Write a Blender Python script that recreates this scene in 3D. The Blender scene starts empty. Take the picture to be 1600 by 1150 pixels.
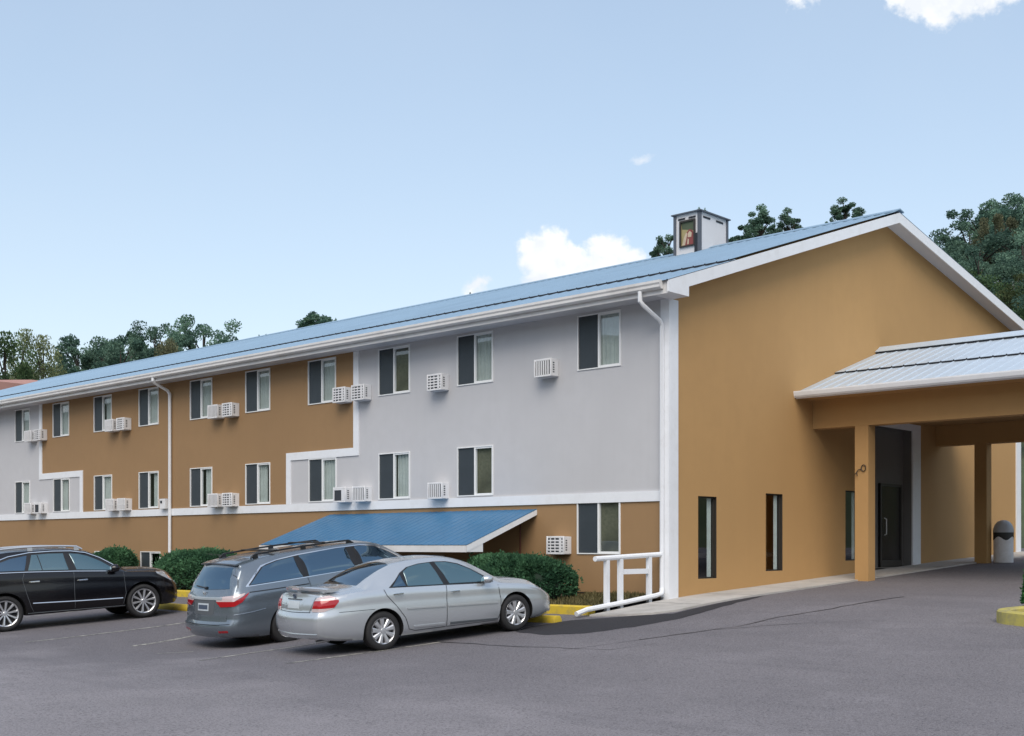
import bpy, bmesh, math, random
import numpy as np
from mathutils import Vector, Matrix
from mathutils.bvhtree import BVHTree

S = bpy.context.scene
COL = S.collection
R = math.radians

# ------------------------------------------------------------------ camera
# world: x runs along the long facade (towards the gable end = +x), y into the building, z up
cam_d = bpy.data.cameras.new('camera'); cam = bpy.data.objects.new('camera', cam_d); COL.objects.link(cam)
CAM_RZ = math.atan2(.6816, .7317)
cam.location = (14.608, -20.421, 2.0); cam.rotation_euler = (R(90), 0, CAM_RZ)
cam_d.sensor_width = 36; cam_d.lens = 36 * 1889 / 1600; cam_d.shift_y = (850 - 575) / 1600
cam_d.clip_start = .1; cam_d.clip_end = 3000
S.camera = cam

# ------------------------------------------------------------------ sun and sky
SUN_DIR = Vector((.40, -.52, .75)).normalized()          # towards the sun: high, on the gable side, veiled by thin cloud
SUN_EL = math.asin(SUN_DIR.z); SUN_AZ = math.atan2(SUN_DIR.x, SUN_DIR.y)
sl = bpy.data.lights.new('sun', 'SUN'); sl.energy = 1.15; sl.angle = R(45); sl.color = (1, .93, .84)
sun = bpy.data.objects.new('sun', sl); COL.objects.link(sun)
sun.rotation_euler = SUN_DIR.to_track_quat('Z', 'Y').to_euler(); sun.location = (0, 0, 40)

W = bpy.data.worlds.new('World'); S.world = W; W.use_nodes = True
SKY_STRENGTH = .13
def build_world():
    nt = W.node_tree; nt.nodes.clear(); N = nt.nodes.new; L = nt.links.new
    out = N('ShaderNodeOutputWorld'); bg = N('ShaderNodeBackground'); bg.inputs[1].default_value = SKY_STRENGTH
    L(bg.outputs[0], out.inputs[0])
    sky = N('ShaderNodeTexSky'); sky.sky_type = 'NISHITA'; sky.sun_disc = False
    sky.sun_elevation = SUN_EL; sky.sun_rotation = SUN_AZ; sky.air_density = 1.0; sky.dust_density = 1.6; sky.ozone_density = 1.6
    tc = N('ShaderNodeTexCoord')
    def m(op, a, b=None, clamp=False):
        n = N('ShaderNodeMath'); n.operation = op; n.use_clamp = clamp
        for i, v in enumerate((a, b)):
            if v is None: continue
            if isinstance(v, (int, float)): n.inputs[i].default_value = v
            else: L(v, n.inputs[i])
        return n.outputs[0]
    def dot(vec, c):
        n = N('ShaderNodeVectorMath'); n.operation = 'DOT_PRODUCT'; L(vec, n.inputs[0]); n.inputs[1].default_value = c
        return n.outputs['Value']
    d = tc.outputs['Generated']
    f = dot(d, (-.6816, .7317, 0)); r = dot(d, (.7317, .6816, 0)); u = dot(d, (0, 0, 1))
    fs = m('MAXIMUM', f, .05)
    a = m('MULTIPLY', m('DIVIDE', r, fs), 18.89); e = m('MULTIPLY', m('DIVIDE', u, fs), 18.89)   # hundreds of photo pixels
    cmb = N('ShaderNodeCombineXYZ'); L(a, cmb.inputs[0]); L(e, cmb.inputs[1])
    def noise(scale, detail, off, rough=.55):
        n = N('ShaderNodeTexNoise'); n.inputs['Scale'].default_value = scale; n.inputs['Detail'].default_value = detail
        n.inputs['Roughness'].default_value = rough
        mp = N('ShaderNodeVectorMath'); mp.operation = 'ADD'; mp.inputs[1].default_value = off
        L(cmb.outputs[0], mp.inputs[0]); L(mp.outputs[0], n.inputs['Vector']); return n
    n1 = noise(3.2, 6, (3, 7, 1)); n2 = noise(1.1, 4, (9, 2, 5)); n3 = noise(.22, 4, (4.2, 1.4, 8.1))
    n4 = noise(9.0, 5, (5, 17, 2))
    ax = m('ADD', a, m('MULTIPLY', m('SUBTRACT', n1.outputs['Fac'], .5), .42))
    n1b = noise(3.2, 6, (13, 27, 4))
    ey = m('ADD', e, m('MULTIPLY', m('SUBTRACT', n1b.outputs['Fac'], .5), .42))
    blobs = [(842, 398, 34), (862, 378, 24), (826, 408, 16), (872, 425, 46), (905, 420, 32), (942, 392, 26), (962, 402, 26), (985, 410, 24), (935, 445, 52), (842, 440, 26),
             (1003, 422, 20), (1462, -2, 40), (1440, -12, 44), (1500, -4, 30), (1540, -12, 34), (1472, 28, 16), (1574, -14, 26), (1400, -12, 22), (1245, -4, 16), (1266, -6, 12),
             (748, 444, 12), (737, 452, 12)]
    acc = None
    for (x, y, rr) in blobs:
        dx = m('SUBTRACT', ax, (x - 800) / 100); dy = m('SUBTRACT', ey, (850 - y) / 100)
        dist = m('SQRT', m('ADD', m('MULTIPLY', dx, dx), m('MULTIPLY', dy, dy)))
        v = m('SUBTRACT', rr / 100, dist)
        acc = v if acc is None else m('SMOOTH_MAX', acc, v)
        if acc is not v: acc.node.inputs[2].default_value = .05
    mask = m('DIVIDE', m('ADD', m('ADD', acc, .08), m('MULTIPLY', m('SUBTRACT', n4.outputs['Fac'], .5), .22)), .20, True)
    mask = m('MULTIPLY', m('MULTIPLY', mask, mask), m('SUBTRACT', 3, m('MULTIPLY', mask, 2)))
    # wisp
    dx = m('DIVIDE', m('SUBTRACT', ax, 2.03), .24); dy = m('DIVIDE', m('SUBTRACT', ey, 6.0), .09)
    wm = m('MULTIPLY', m('SUBTRACT', 1.0, m('SQRT', m('ADD', m('MULTIPLY', dx, dx), m('MULTIPLY', dy, dy))), True), .7)
    mask = m('MULTIPLY', m('MAXIMUM', mask, wm), m('GREATER_THAN', f, .06))
    # soft high haze over the whole sky
    veil = m('MULTIPLY', m('SUBTRACT', n3.outputs['Fac'], .35, True), .25)
    # cumulus added outside the view, denser than in it, for reflections and facade fill
    zz = m('ADD', m('MAXIMUM', u, 0), .12)
    sx = N('ShaderNodeSeparateXYZ'); L(d, sx.inputs[0])
    cb = N('ShaderNodeCombineXYZ'); L(m('DIVIDE', sx.outputs[0], zz), cb.inputs[0]); L(m('DIVIDE', sx.outputs[1], zz), cb.inputs[1])
    nf = N('ShaderNodeTexNoise'); nf.inputs['Scale'].default_value = 1.9; nf.inputs['Detail'].default_value = 7; nf.inputs['Roughness'].default_value = .55; L(cb.outputs[0], nf.inputs['Vector'])
    field = m('MULTIPLY', m('SUBTRACT', nf.outputs['Fac'], .56), 9, True)
    outv = m('MULTIPLY', m('SUBTRACT', .80, f), 6, True)
    mask = m('MAXIMUM', mask, m('MULTIPLY', m('MULTIPLY', field, outv), .85))
    sc = N('ShaderNodeHueSaturation'); sc.inputs['Saturation'].default_value = 1.12; sc.inputs['Value'].default_value = 1.0
    gm = N('ShaderNodeGamma'); gm.inputs[1].default_value = .55; L(sky.outputs[0], gm.inputs[0]); L(gm.outputs[0], sc.inputs['Color'])
    grade = N('ShaderNodeMix'); grade.data_type = 'RGBA'; grade.blend_type = 'MULTIPLY'; grade.inputs[0].default_value = 1
    L(sc.outputs[0], grade.inputs[6]); grade.inputs[7].default_value = (1.53, 1.50, 1.46, 1)
    vm = N('ShaderNodeMix'); vm.data_type = 'RGBA'; L(veil, vm.inputs[0]); L(grade.outputs[2], vm.inputs[6]); vm.inputs[7].default_value = (2.6, 2.9, 3.3, 1)
    shade = N('ShaderNodeMix'); shade.data_type = 'RGBA'; L(m('ADD', m('MULTIPLY', m('SUBTRACT', n2.outputs['Fac'], .38), 2.2), m('MULTIPLY', m('SUBTRACT', n1.outputs['Fac'], .5), 1.6), True), shade.inputs[0])
    shade.inputs[6].default_value = (3.25, 3.4, 3.6, 1); shade.inputs[7].default_value = (4.3, 4.3, 4.25, 1)
    mx = N('ShaderNodeMix'); mx.data_type = 'RGBA'; L(mask, mx.inputs[0]); L(vm.outputs[2], mx.inputs[6]); L(shade.outputs[2], mx.inputs[7])
    L(mx.outputs[2], bg.inputs[0])
build_world()
vs = S.view_settings; vs.view_transform = 'Standard'; vs.look = 'None'; vs.exposure = 1.1; vs.gamma = 1; vs.use_curve_mapping = False
S.render.engine = 'CYCLES'; S.cycles.max_bounces = 8; S.cycles.transparent_max_bounces = 12
try: S.cycles.use_denoising = True
except Exception: pass

# ------------------------------------------------------------------ materials
def mat(name, col, rough=.6, metal=0., var=0., vscale=1., bump=0., bscale=60., spec=.5, coat=0., streak=0., dirt=None, dscale=.7, damt=.3):
    m = bpy.data.materials.new(name); m.use_nodes = True
    nt = m.node_tree; N = nt.nodes.new; L = nt.links.new; b = nt.nodes['Principled BSDF']
    b.inputs['Base Color'].default_value = (*col, 1); b.inputs['Roughness'].default_value = rough; b.inputs['Metallic'].default_value = metal
    b.inputs['Specular IOR Level'].default_value = spec; b.inputs['Coat Weight'].default_value = coat; b.inputs['Coat Roughness'].default_value = .04
    tc = N('ShaderNodeTexCoord'); co = tc.outputs['Object']
    cur = None
    def mixc(fac, c, prev):
        x = N('ShaderNodeMix'); x.data_type = 'RGBA'; L(fac, x.inputs[0])
        if prev is None: x.inputs[6].default_value = (*col, 1)
        else: L(prev, x.inputs[6])
        x.inputs[7].default_value = (*c, 1); return x.outputs[2]
    if var:
        for sc, s_, w in ((vscale, 0, 1.), (vscale * 6.3, 5, .6)):
            n = N('ShaderNodeTexNoise'); n.inputs['Scale'].default_value = sc; n.inputs['Detail'].default_value = 5; L(co, n.inputs['Vector'])
            rp = N('ShaderNodeMapRange'); rp.inputs[1].default_value = .42; rp.inputs[2].default_value = .72; L(n.outputs['Fac'], rp.inputs[0])
            k = 1 - var * w
            rp.inputs[4].default_value = .9
            cur = mixc(rp.outputs[0], tuple(c * k for c in col), cur)
    if streak:
        mp = N('ShaderNodeMapping'); mp.inputs['Scale'].default_value = (3.2, 3.2, .12); L(co, mp.inputs['Vector'])
        n = N('ShaderNodeTexNoise'); n.inputs['Scale'].default_value = 1.6; n.inputs['Detail'].default_value = 6; L(mp.outputs[0], n.inputs['Vector'])
        rp = N('ShaderNodeMapRange'); rp.inputs[1].default_value = .52; rp.inputs[2].default_value = .8; rp.inputs[4].default_value = streak; L(n.outputs['Fac'], rp.inputs[0])
        cur = mixc(rp.outputs[0], tuple(c * .55 for c in col), cur)
    if dirt:
        n = N('ShaderNodeTexNoise'); n.inputs['Scale'].default_value = dscale; n.inputs['Detail'].default_value = 8; n.inputs['Roughness'].default_value = .65; L(co, n.inputs['Vector'])
        rp = N('ShaderNodeMapRange'); rp.inputs[1].default_value = .5; rp.inputs[2].default_value = .75; rp.inputs[4].default_value = damt; L(n.outputs['Fac'], rp.inputs[0])
        cur = mixc(rp.outputs[0], dirt, cur)
    if cur is not None: L(cur, b.inputs['Base Color'])
    if bump:
        n = N('ShaderNodeTexNoise'); n.inputs['Scale'].default_value = bscale; n.inputs['Detail'].default_value = 4; L(co, n.inputs['Vector'])
        bp = N('ShaderNodeBump'); bp.inputs['Strength'].default_value = bump; bp.inputs['Distance'].default_value = .02
        L(n.outputs['Fac'], bp.inputs['Height']); L(bp.outputs[0], b.inputs['Normal'])
    return m

def glass_mat(name, tint=(.86, .9, .9), rough=.01):
    m = bpy.data.materials.new(name); m.use_nodes = True; nt = m.node_tree; nt.nodes.clear(); N = nt.nodes.new; L = nt.links.new
    o = N('ShaderNodeOutputMaterial'); mx = N('ShaderNodeMixShader'); t = N('ShaderNodeBsdfTransparent'); g = N('ShaderNodeBsdfGlossy')
    t.inputs[0].default_value = (*tint, 1); g.inputs['Roughness'].default_value = rough; g.inputs['Color'].default_value = (.95, .97, 1, 1)
    lw = N('ShaderNodeLayerWeight'); lw.inputs['Blend'].default_value = .5                      # Schlick: the same from both sides of a thin pane
    p5 = N('ShaderNodeMath'); p5.operation = 'POWER'; L(lw.outputs['Facing'], p5.inputs[0]); p5.inputs[1].default_value = 5
    fr = N('ShaderNodeMath'); fr.operation = 'MULTIPLY_ADD'; L(p5.outputs[0], fr.inputs[0]); fr.inputs[1].default_value = .9; fr.inputs[2].default_value = .13
    tc = N('ShaderNodeTexCoord'); n = N('ShaderNodeTexNoise'); n.inputs['Scale'].default_value = .9; L(tc.outputs['Object'], n.inputs['Vector'])
    bp = N('ShaderNodeBump'); bp.inputs['Strength'].default_value = .02; L(n.outputs['Fac'], bp.inputs['Height']); L(bp.outputs[0], g.inputs['Normal'])
    L(fr.outputs[0], mx.inputs[0]); L(t.outputs[0], mx.inputs[1]); L(g.outputs[0], mx.inputs[2]); L(mx.outputs[0], o.inputs[0]); return m

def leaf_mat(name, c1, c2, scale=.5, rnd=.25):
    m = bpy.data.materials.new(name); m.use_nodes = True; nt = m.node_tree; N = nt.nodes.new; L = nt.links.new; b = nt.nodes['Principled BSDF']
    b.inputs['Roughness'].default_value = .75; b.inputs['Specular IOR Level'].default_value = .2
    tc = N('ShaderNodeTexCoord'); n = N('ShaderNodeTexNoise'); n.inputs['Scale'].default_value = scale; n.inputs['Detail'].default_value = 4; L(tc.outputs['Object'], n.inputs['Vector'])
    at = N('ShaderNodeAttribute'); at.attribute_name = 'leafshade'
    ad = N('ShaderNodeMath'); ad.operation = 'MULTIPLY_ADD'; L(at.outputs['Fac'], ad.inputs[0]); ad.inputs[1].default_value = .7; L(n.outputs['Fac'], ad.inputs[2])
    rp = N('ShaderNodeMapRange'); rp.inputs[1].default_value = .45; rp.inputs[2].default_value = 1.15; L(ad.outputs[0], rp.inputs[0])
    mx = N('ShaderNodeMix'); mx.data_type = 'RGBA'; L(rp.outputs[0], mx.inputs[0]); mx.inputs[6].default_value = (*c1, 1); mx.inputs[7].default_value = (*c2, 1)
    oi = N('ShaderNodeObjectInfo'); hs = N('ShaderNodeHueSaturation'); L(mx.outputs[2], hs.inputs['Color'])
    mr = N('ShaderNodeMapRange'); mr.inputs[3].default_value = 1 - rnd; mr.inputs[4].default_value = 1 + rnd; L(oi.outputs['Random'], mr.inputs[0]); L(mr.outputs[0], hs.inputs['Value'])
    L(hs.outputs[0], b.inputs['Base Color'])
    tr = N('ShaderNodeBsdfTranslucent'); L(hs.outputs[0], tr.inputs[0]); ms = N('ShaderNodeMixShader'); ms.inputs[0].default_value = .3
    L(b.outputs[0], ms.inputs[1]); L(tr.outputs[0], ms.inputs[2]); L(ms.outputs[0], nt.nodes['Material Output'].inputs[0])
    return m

def asphalt_mat(name, base, dark, speck=.5, stains_and_shade=True):
    m = bpy.data.materials.new(name); m.use_nodes = True; nt = m.node_tree; N = nt.nodes.new; L = nt.links.new; b = nt.nodes['Principled BSDF']
    b.inputs['Roughness'].default_value = .82; b.inputs['Specular IOR Level'].default_value = .35
    tc = N('ShaderNodeTexCoord'); co = tc.outputs['Object']
    def nz(sc, det, ro, lo, hi, vec=co):
        n = N('ShaderNodeTexNoise'); n.inputs['Scale'].default_value = sc; n.inputs['Detail'].default_value = det; n.inputs['Roughness'].default_value = ro; L(vec, n.inputs['Vector'])
        rp = N('ShaderNodeMapRange'); rp.inputs[1].default_value = lo; rp.inputs[2].default_value = hi; L(n.outputs['Fac'], rp.inputs[0]); return rp.outputs[0], n
    def mix(fac, a, c, k=1.):
        x = N('ShaderNodeMix'); x.data_type = 'RGBA'
        if k != 1.:
            mm = N('ShaderNodeMath'); mm.operation = 'MULTIPLY'; L(fac, mm.inputs[0]); mm.inputs[1].default_value = k; fac = mm.outputs[0]
        L(fac, x.inputs[0])
        for i, v in ((6, a), (7, c)):
            if isinstance(v, tuple): x.inputs[i].default_value = (*v, 1)
            else: L(v, x.inputs[i])
        return x.outputs[2]
    big, _ = nz(.16, 6, .6, .4, .66)
    c = mix(big, base, tuple(v * .72 for v in base))
    if stains_and_shade:
        mp = N('ShaderNodeMapping'); mp.inputs['Rotation'].default_value = (0, 0, R(35)); mp.inputs['Scale'].default_value = (.22, 1.1, 1); L(co, mp.inputs['Vector'])
        st, _ = nz(.8, 7, .65, .52, .75, mp.outputs[0]); c = mix(st, c, dark, .85)
        mid, _ = nz(1.3, 8, .7, .52, .78); c = mix(mid, c, dark, .55)
        pale, _ = nz(.45, 8, .7, .55, .75); c = mix(pale, c, tuple(v * 1.4 for v in base), .9)
    if stains_and_shade:
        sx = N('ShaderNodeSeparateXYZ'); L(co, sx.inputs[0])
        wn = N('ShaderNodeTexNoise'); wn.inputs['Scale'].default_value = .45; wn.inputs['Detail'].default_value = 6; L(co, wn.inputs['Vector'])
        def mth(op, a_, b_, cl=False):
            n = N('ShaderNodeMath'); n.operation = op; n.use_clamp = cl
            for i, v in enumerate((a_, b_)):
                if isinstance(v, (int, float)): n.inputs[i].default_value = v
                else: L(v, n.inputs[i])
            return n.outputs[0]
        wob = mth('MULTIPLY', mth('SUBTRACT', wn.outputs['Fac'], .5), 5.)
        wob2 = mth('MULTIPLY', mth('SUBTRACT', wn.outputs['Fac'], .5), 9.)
        st_y = mth('MULTIPLY', mth('ADD', mth('ADD', sx.outputs[1], wob2), 12.6), .33, True)         # darker over the stalls and turning strip than in the foreground
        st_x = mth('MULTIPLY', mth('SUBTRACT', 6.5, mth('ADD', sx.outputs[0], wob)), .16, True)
        lane_shade = mth('MULTIPLY', mth('ADD', mth('ADD', sx.outputs[1], wob), 1.2), .22, True)                # shade of canopy and building painted into the forecourt asphalt
        c = mix(mth('MAXIMUM', mth('MULTIPLY', st_y, mth('ADD', mth('MULTIPLY', st_x, .45), .5)), mth('MULTIPLY', lane_shade, .8)), c, tuple(v * .88 for v in dark), .88)
    sp, spn = nz(75, 2, .6, .35, .75); c = mix(sp, c, tuple(v * 1.75 for v in base), speck * .7)
    sp2, _ = nz(33, 3, .7, .5, .7); c = mix(sp2, c, tuple(v * .5 for v in dark), speck)
    L(c, b.inputs['Base Color'])
    bp = N('ShaderNodeBump'); bp.inputs['Strength'].default_value = .5; bp.inputs['Distance'].default_value = .012; L(spn.outputs['Fac'], bp.inputs['Height']); L(bp.outputs[0], b.inputs['Normal'])
    return m

def worn_paint_mat(name, col, under, wear=.5):
    m = bpy.data.materials.new(name); m.use_nodes = True; nt = m.node_tree; N = nt.nodes.new; L = nt.links.new; b = nt.nodes['Principled BSDF']
    b.inputs['Roughness'].default_value = .8
    tc = N('ShaderNodeTexCoord'); n = N('ShaderNodeTexNoise'); n.inputs['Scale'].default_value = 5; n.inputs['Detail'].default_value = 9; n.inputs['Roughness'].default_value = .75; L(tc.outputs['Object'], n.inputs['Vector'])
    rp = N('ShaderNodeMapRange'); rp.inputs[1].default_value = wear - .1; rp.inputs[2].default_value = wear + .12; L(n.outputs['Fac'], rp.inputs[0])
    x = N('ShaderNodeMix'); x.data_type = 'RGBA'; L(rp.outputs[0], x.inputs[0]); x.inputs[6].default_value = (*under, 1); x.inputs[7].default_value = (*col, 1); L(x.outputs[2], b.inputs['Base Color'])
    return m

M = {}
M['grey_wall'] = mat('grey_stucco', (.525, .525, .54), .85, var=.07, vscale=.5, bump=.12, bscale=90, streak=.05)
M['tan_wall'] = mat('tan_stucco', (.315, .192, .092), .85, var=.08, vscale=.4, bump=.12, bscale=90, streak=.05)
M['gable_wall'] = mat('ochre_stucco', (.455, .27, .108), .85, var=.08, vscale=.35, bump=.14, bscale=90, streak=.05)
M['white'] = mat('white_painted_trim', (.79, .81, .84), .5, var=.05, vscale=1.5, dirt=(.45, .43, .4), dscale=2.5, damt=.2)
M['vinyl'] = mat('white_vinyl', (.80, .81, .81), .35)
M['gutter'] = mat('white_aluminium_gutter', (.70, .69, .68), .4, var=.08, vscale=1.2, dirt=(.35, .31, .27), dscale=1.5, damt=.35)
M['soffit'] = mat('grey_white_soffit', (.60, .60, .62), .6)
M['roof_metal'] = mat('blue_grey_ribbed_metal', (.30, .43, .55), .5, .4, var=.12, vscale=.5)
M['roof_pale'] = mat('galvanised_ribbed_metal', (.57, .655, .735), .45, .35, var=.08, vscale=.8, streak=.12)
M['roof_blue'] = mat('blue_painted_metal', (.048, .170, .325), .42, .15, var=.15, vscale=.7, streak=.15)
M['closure'] = mat('dark_closure_foam', (.018, .022, .03), .8)
M['glass'] = glass_mat('window_glass')
M['dark_glass'] = mat('tinted_dark_glass', (.008, .009, .009), .03, spec=.6)
M['screen'] = mat('insect_screen', (.042, .053, .062), .45, var=.2, vscale=2, spec=.4)
M['curtain'] = mat('pale_curtain', (.56, .60, .58), .9, var=.2, vscale=3)
M['dark_frame'] = mat('dark_bronze_frame', (.03, .025, .02), .45)
M['interior'] = mat('dark_interior', (.05, .045, .04), .9)
M['ac'] = mat('white_enamel_casing', (.76, .76, .77), .45, var=.08, vscale=3, dirt=(.4, .37, .33), dscale=4, damt=.3)
M['ac_dark'] = mat('dark_coil_fins', (.05, .055, .065), .6, .3)
M['concrete'] = mat('weathered_concrete', (.47, .45, .42), .9, var=.20, vscale=.8, bump=.3, bscale=40, dirt=(.14, .13, .12), dscale=1.2, damt=.5)
M['yellow'] = worn_paint_mat('worn_yellow_paint', (.60, .43, .035), (.33, .27, .10), .40)
M['yellow_pale'] = worn_paint_mat('faded_yellow_paint', (.46, .40, .10), (.30, .27, .13), .45)
M['line'] = worn_paint_mat('worn_white_line', (.44, .43, .38), (.085, .085, .09), .50)
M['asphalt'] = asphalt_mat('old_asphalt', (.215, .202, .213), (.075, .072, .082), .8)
M['fresh'] = asphalt_mat('fresh_black_asphalt', (.030, .030, .036), (.016, .016, .019), .3, False)
M['tar'] = mat('tar_crack_filler', (.02, .02, .022), .6)
M['soil'] = mat('brown_soil', (.10, .075, .05), .95, var=.4, vscale=3, bump=.6, bscale=25)
M['grassland'] = mat('hillside_ground', (.055, .075, .03), .95, var=.5, vscale=.15, dirt=(.12, .10, .05), dscale=.08, damt=.6)
M['bark'] = mat('brown_bark', (.05, .042, .036), .9, var=.4, vscale=4)
M['pine'] = leaf_mat('pine_needles', (.055, .112, .088), (.185, .30, .21))
M['olive'] = leaf_mat('olive_leaves', (.035, .055, .022), (.13, .15, .06))
M['pale_leaf'] = leaf_mat('pale_green_leaves', (.07, .10, .05), (.30, .34, .17))
M['tan_leaf'] = leaf_mat('brown_dry_foliage', (.07, .08, .045), (.19, .19, .11))
M['mid_leaf'] = leaf_mat('mid_green_leaves', (.03, .06, .028), (.12, .20, .08))
M['juniper'] = leaf_mat('juniper_foliage', (.026, .078, .042), (.105, .24, .115), 2.5, .08)
M['bright_shrub'] = leaf_mat('bright_shrub_leaves', (.03, .12, .04), (.14, .42, .12), 2.5, .05)
M['dry_grass'] = leaf_mat('dry_grass', (.06, .06, .025), (.20, .17, .08), 2.5, .1)
M['red_wall'] = mat('dusty_red_wall', (.30, .13, .10), .85, var=.15, vscale=.5)
M['red_roof'] = mat('faded_red_roof', (.42, .23, .19), .7, var=.12, vscale=.5)
M['cabin_wall'] = mat('pale_cabin_wall', (.45, .47, .50), .8, var=.12, vscale=1)
M['slate_trim'] = mat('slate_grey_trim', (.085, .095, .115), .5)
M['cupola_white'] = mat('cupola_white_panel', (.66, .65, .66), .6, var=.05, vscale=2)

# ------------------------------------------------------------------ mesh helpers
class MB:
    def __init__(s): s.v = []; s.f = []; s.m = []
    def add(s, vs, fs, mi=0):
        o = len(s.v); s.v += [tuple(p) for p in vs]; s.f += [tuple(i + o for i in f) for f in fs]; s.m += [mi] * len(fs); return s
    def quad(s, a, b, c, d, mi=0): return s.add((a, b, c, d), ((0, 1, 2, 3),), mi)
    def box(s, x0, y0, z0, x1, y1, z1, mi=0):
        x0, x1 = sorted((x0, x1)); y0, y1 = sorted((y0, y1)); z0, z1 = sorted((z0, z1))
        return s.add([(x0, y0, z0), (x1, y0, z0), (x1, y1, z0), (x0, y1, z0), (x0, y0, z1), (x1, y0, z1), (x1, y1, z1), (x0, y1, z1)],
                     [(0, 3, 2, 1), (4, 5, 6, 7), (0, 1, 5, 4), (1, 2, 6, 5), (2, 3, 7, 6), (3, 0, 4, 7)], mi)
    def prism(s, poly, vec, mi=0):
        n = len(poly); v = [Vector(p) for p in poly]; w = [p + Vector(vec) for p in v]
        return s.add(v + w, [tuple(range(n))[::-1], tuple(range(n, 2 * n))] + [(i, (i + 1) % n, n + (i + 1) % n, n + i) for i in range(n)], mi)
    def bar(s, a, b, w, h, mi=0, up=(0, 0, 1)):
        a = Vector(a); b = Vector(b); d = (b - a).normalized(); u_ = Vector(up)
        if abs(d.dot(u_)) > .98: u_ = Vector((0, 1, 0))
        sd = d.cross(u_).normalized(); uu = sd.cross(d)
        q = lambda p: [p + sd * w / 2 + uu * h / 2, p - sd * w / 2 + uu * h / 2, p - sd * w / 2 - uu * h / 2, p + sd * w / 2 - uu * h / 2]
        return s.add(q(a) + q(b), [(0, 1, 2, 3), (7, 6, 5, 4), (0, 4, 5, 1), (1, 5, 6, 2), (2, 6, 7, 3), (3, 7, 4, 0)], mi)
    def tube(s, path, r, n=10, mi=0, cap=True):
        P = [Vector(p) for p in path]; rings = []
        rs = r if isinstance(r, (list, tuple)) else [r] * len(P)
        ref = None
        for i, p in enumerate(P):
            d = ((P[i] - P[i - 1]).normalized() if i else Vector()) + ((P[i + 1] - P[i]).normalized() if i < len(P) - 1 else Vector())
            d.normalize()
            if ref is None: ref = d.orthogonal().normalized()
            ref = (ref - d * ref.dot(d)).normalized(); b = d.cross(ref)
            rings.append([p + (ref * math.cos(2 * math.pi * k / n + math.pi / n) + b * math.sin(2 * math.pi * k / n + math.pi / n)) * rs[i] for k in range(n)])
        v = [q for rg in rings for q in rg]; f = []
        for i in range(len(P) - 1):
            for k in range(n): f.append((i * n + k, i * n + (k + 1) % n, (i + 1) * n + (k + 1) % n, (i + 1) * n + k))
        if cap: f += [tuple(range(n))[::-1], tuple(range((len(P) - 1) * n, len(P) * n))]
        return s.add(v, f, mi)
    def lathe(s, prof, origin=(0, 0, 0), axis='z', n=32, mi=0, closed=False):
        v = []; f = []; o = Vector(origin)
        for (r, h) in prof:
            for k in range(n):
                c, sn = math.cos(2 * math.pi * k / n) * r, math.sin(2 * math.pi * k / n) * r
                v.append(o + (Vector((c, sn, h)) if axis == 'z' else Vector((c, h, sn))))
        m_ = len(prof); rng = range(m_ if closed else m_ - 1)
        for i in rng:
            j = (i + 1) % m_
            for k in range(n): f.append((i * n + k, i * n + (k + 1) % n, j * n + (k + 1) % n, j * n + k))
        return s.add(v, f, mi)
    def mesh(s, name, mats, smooth=False, angle=35, off=(0, 0, 0), recalc=True, weld=0):
        me = bpy.data.meshes.new(name); o = Vector(off)
        me.from_pydata([tuple(Vector(p) - o) for p in s.v], [], s.f)
        for mt in mats: me.materials.append(mt)
        if len(mats) > 1: me.polygons.foreach_set('material_index', s.m)
        if recalc or weld:
            b = bmesh.new(); b.from_mesh(me)
            if weld: bmesh.ops.remove_doubles(b, verts=b.verts, dist=weld)
            bmesh.ops.recalc_face_normals(b, faces=b.faces); b.to_mesh(me); b.free()
        if smooth:
            me.polygons.foreach_set('use_smooth', [True] * len(me.polygons)); me.set_sharp_from_angle(angle=R(angle))
        me.update(); return me
    def build(s, name, mats, parent=None, local=False, **k):
        if not isinstance(mats, (list, tuple)): mats = [mats]
        off = (0, 0, 0)
        if parent is not None and not local:
            q = parent
            while q.parent: q = q.parent
            off = q.location
        return link(name, s.mesh(name, mats, off=off, **k), parent)

def link(name, me, parent=None, loc=None):
    o = bpy.data.objects.new(name, me); COL.objects.link(o)
    if parent is not None: o.parent = parent
    if loc is not None: o.location = loc
    return o
def tag(o, label=None, cat=None, group=None, kind=None):
    if label: o['label'] = label
    if cat: o['category'] = cat
    if group: o['group'] = group
    if kind: o['kind'] = kind
    return o
def thing(name, loc, label, cat, group=None, rot=(0, 0, 0)):
    o = bpy.data.objects.new(name, None); COL.objects.link(o); o.location = loc; o.rotation_euler = rot; o.empty_display_size = .3
    return tag(o, label, cat, group)
def copy_tree(o, parent=None):
    c = o.copy(); COL.objects.link(c)
    if parent is not None: c.parent = parent
    for ch in list(o.children): copy_tree(ch, c)
    return c

def bevel_mesh(me, w=.01, seg=2, ang=40):
    b = bmesh.new(); b.from_mesh(me)
    es = [e for e in b.edges if len(e.link_faces) == 2 and e.calc_face_angle(0) > R(ang)]
    bmesh.ops.bevel(b, geom=es, offset=w, segments=seg, affect='EDGES', profile=.6); b.to_mesh(me); b.free()
    me.polygons.foreach_set('use_smooth', [True] * len(me.polygons)); me.set_sharp_from_angle(angle=R(40)); return me

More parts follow.
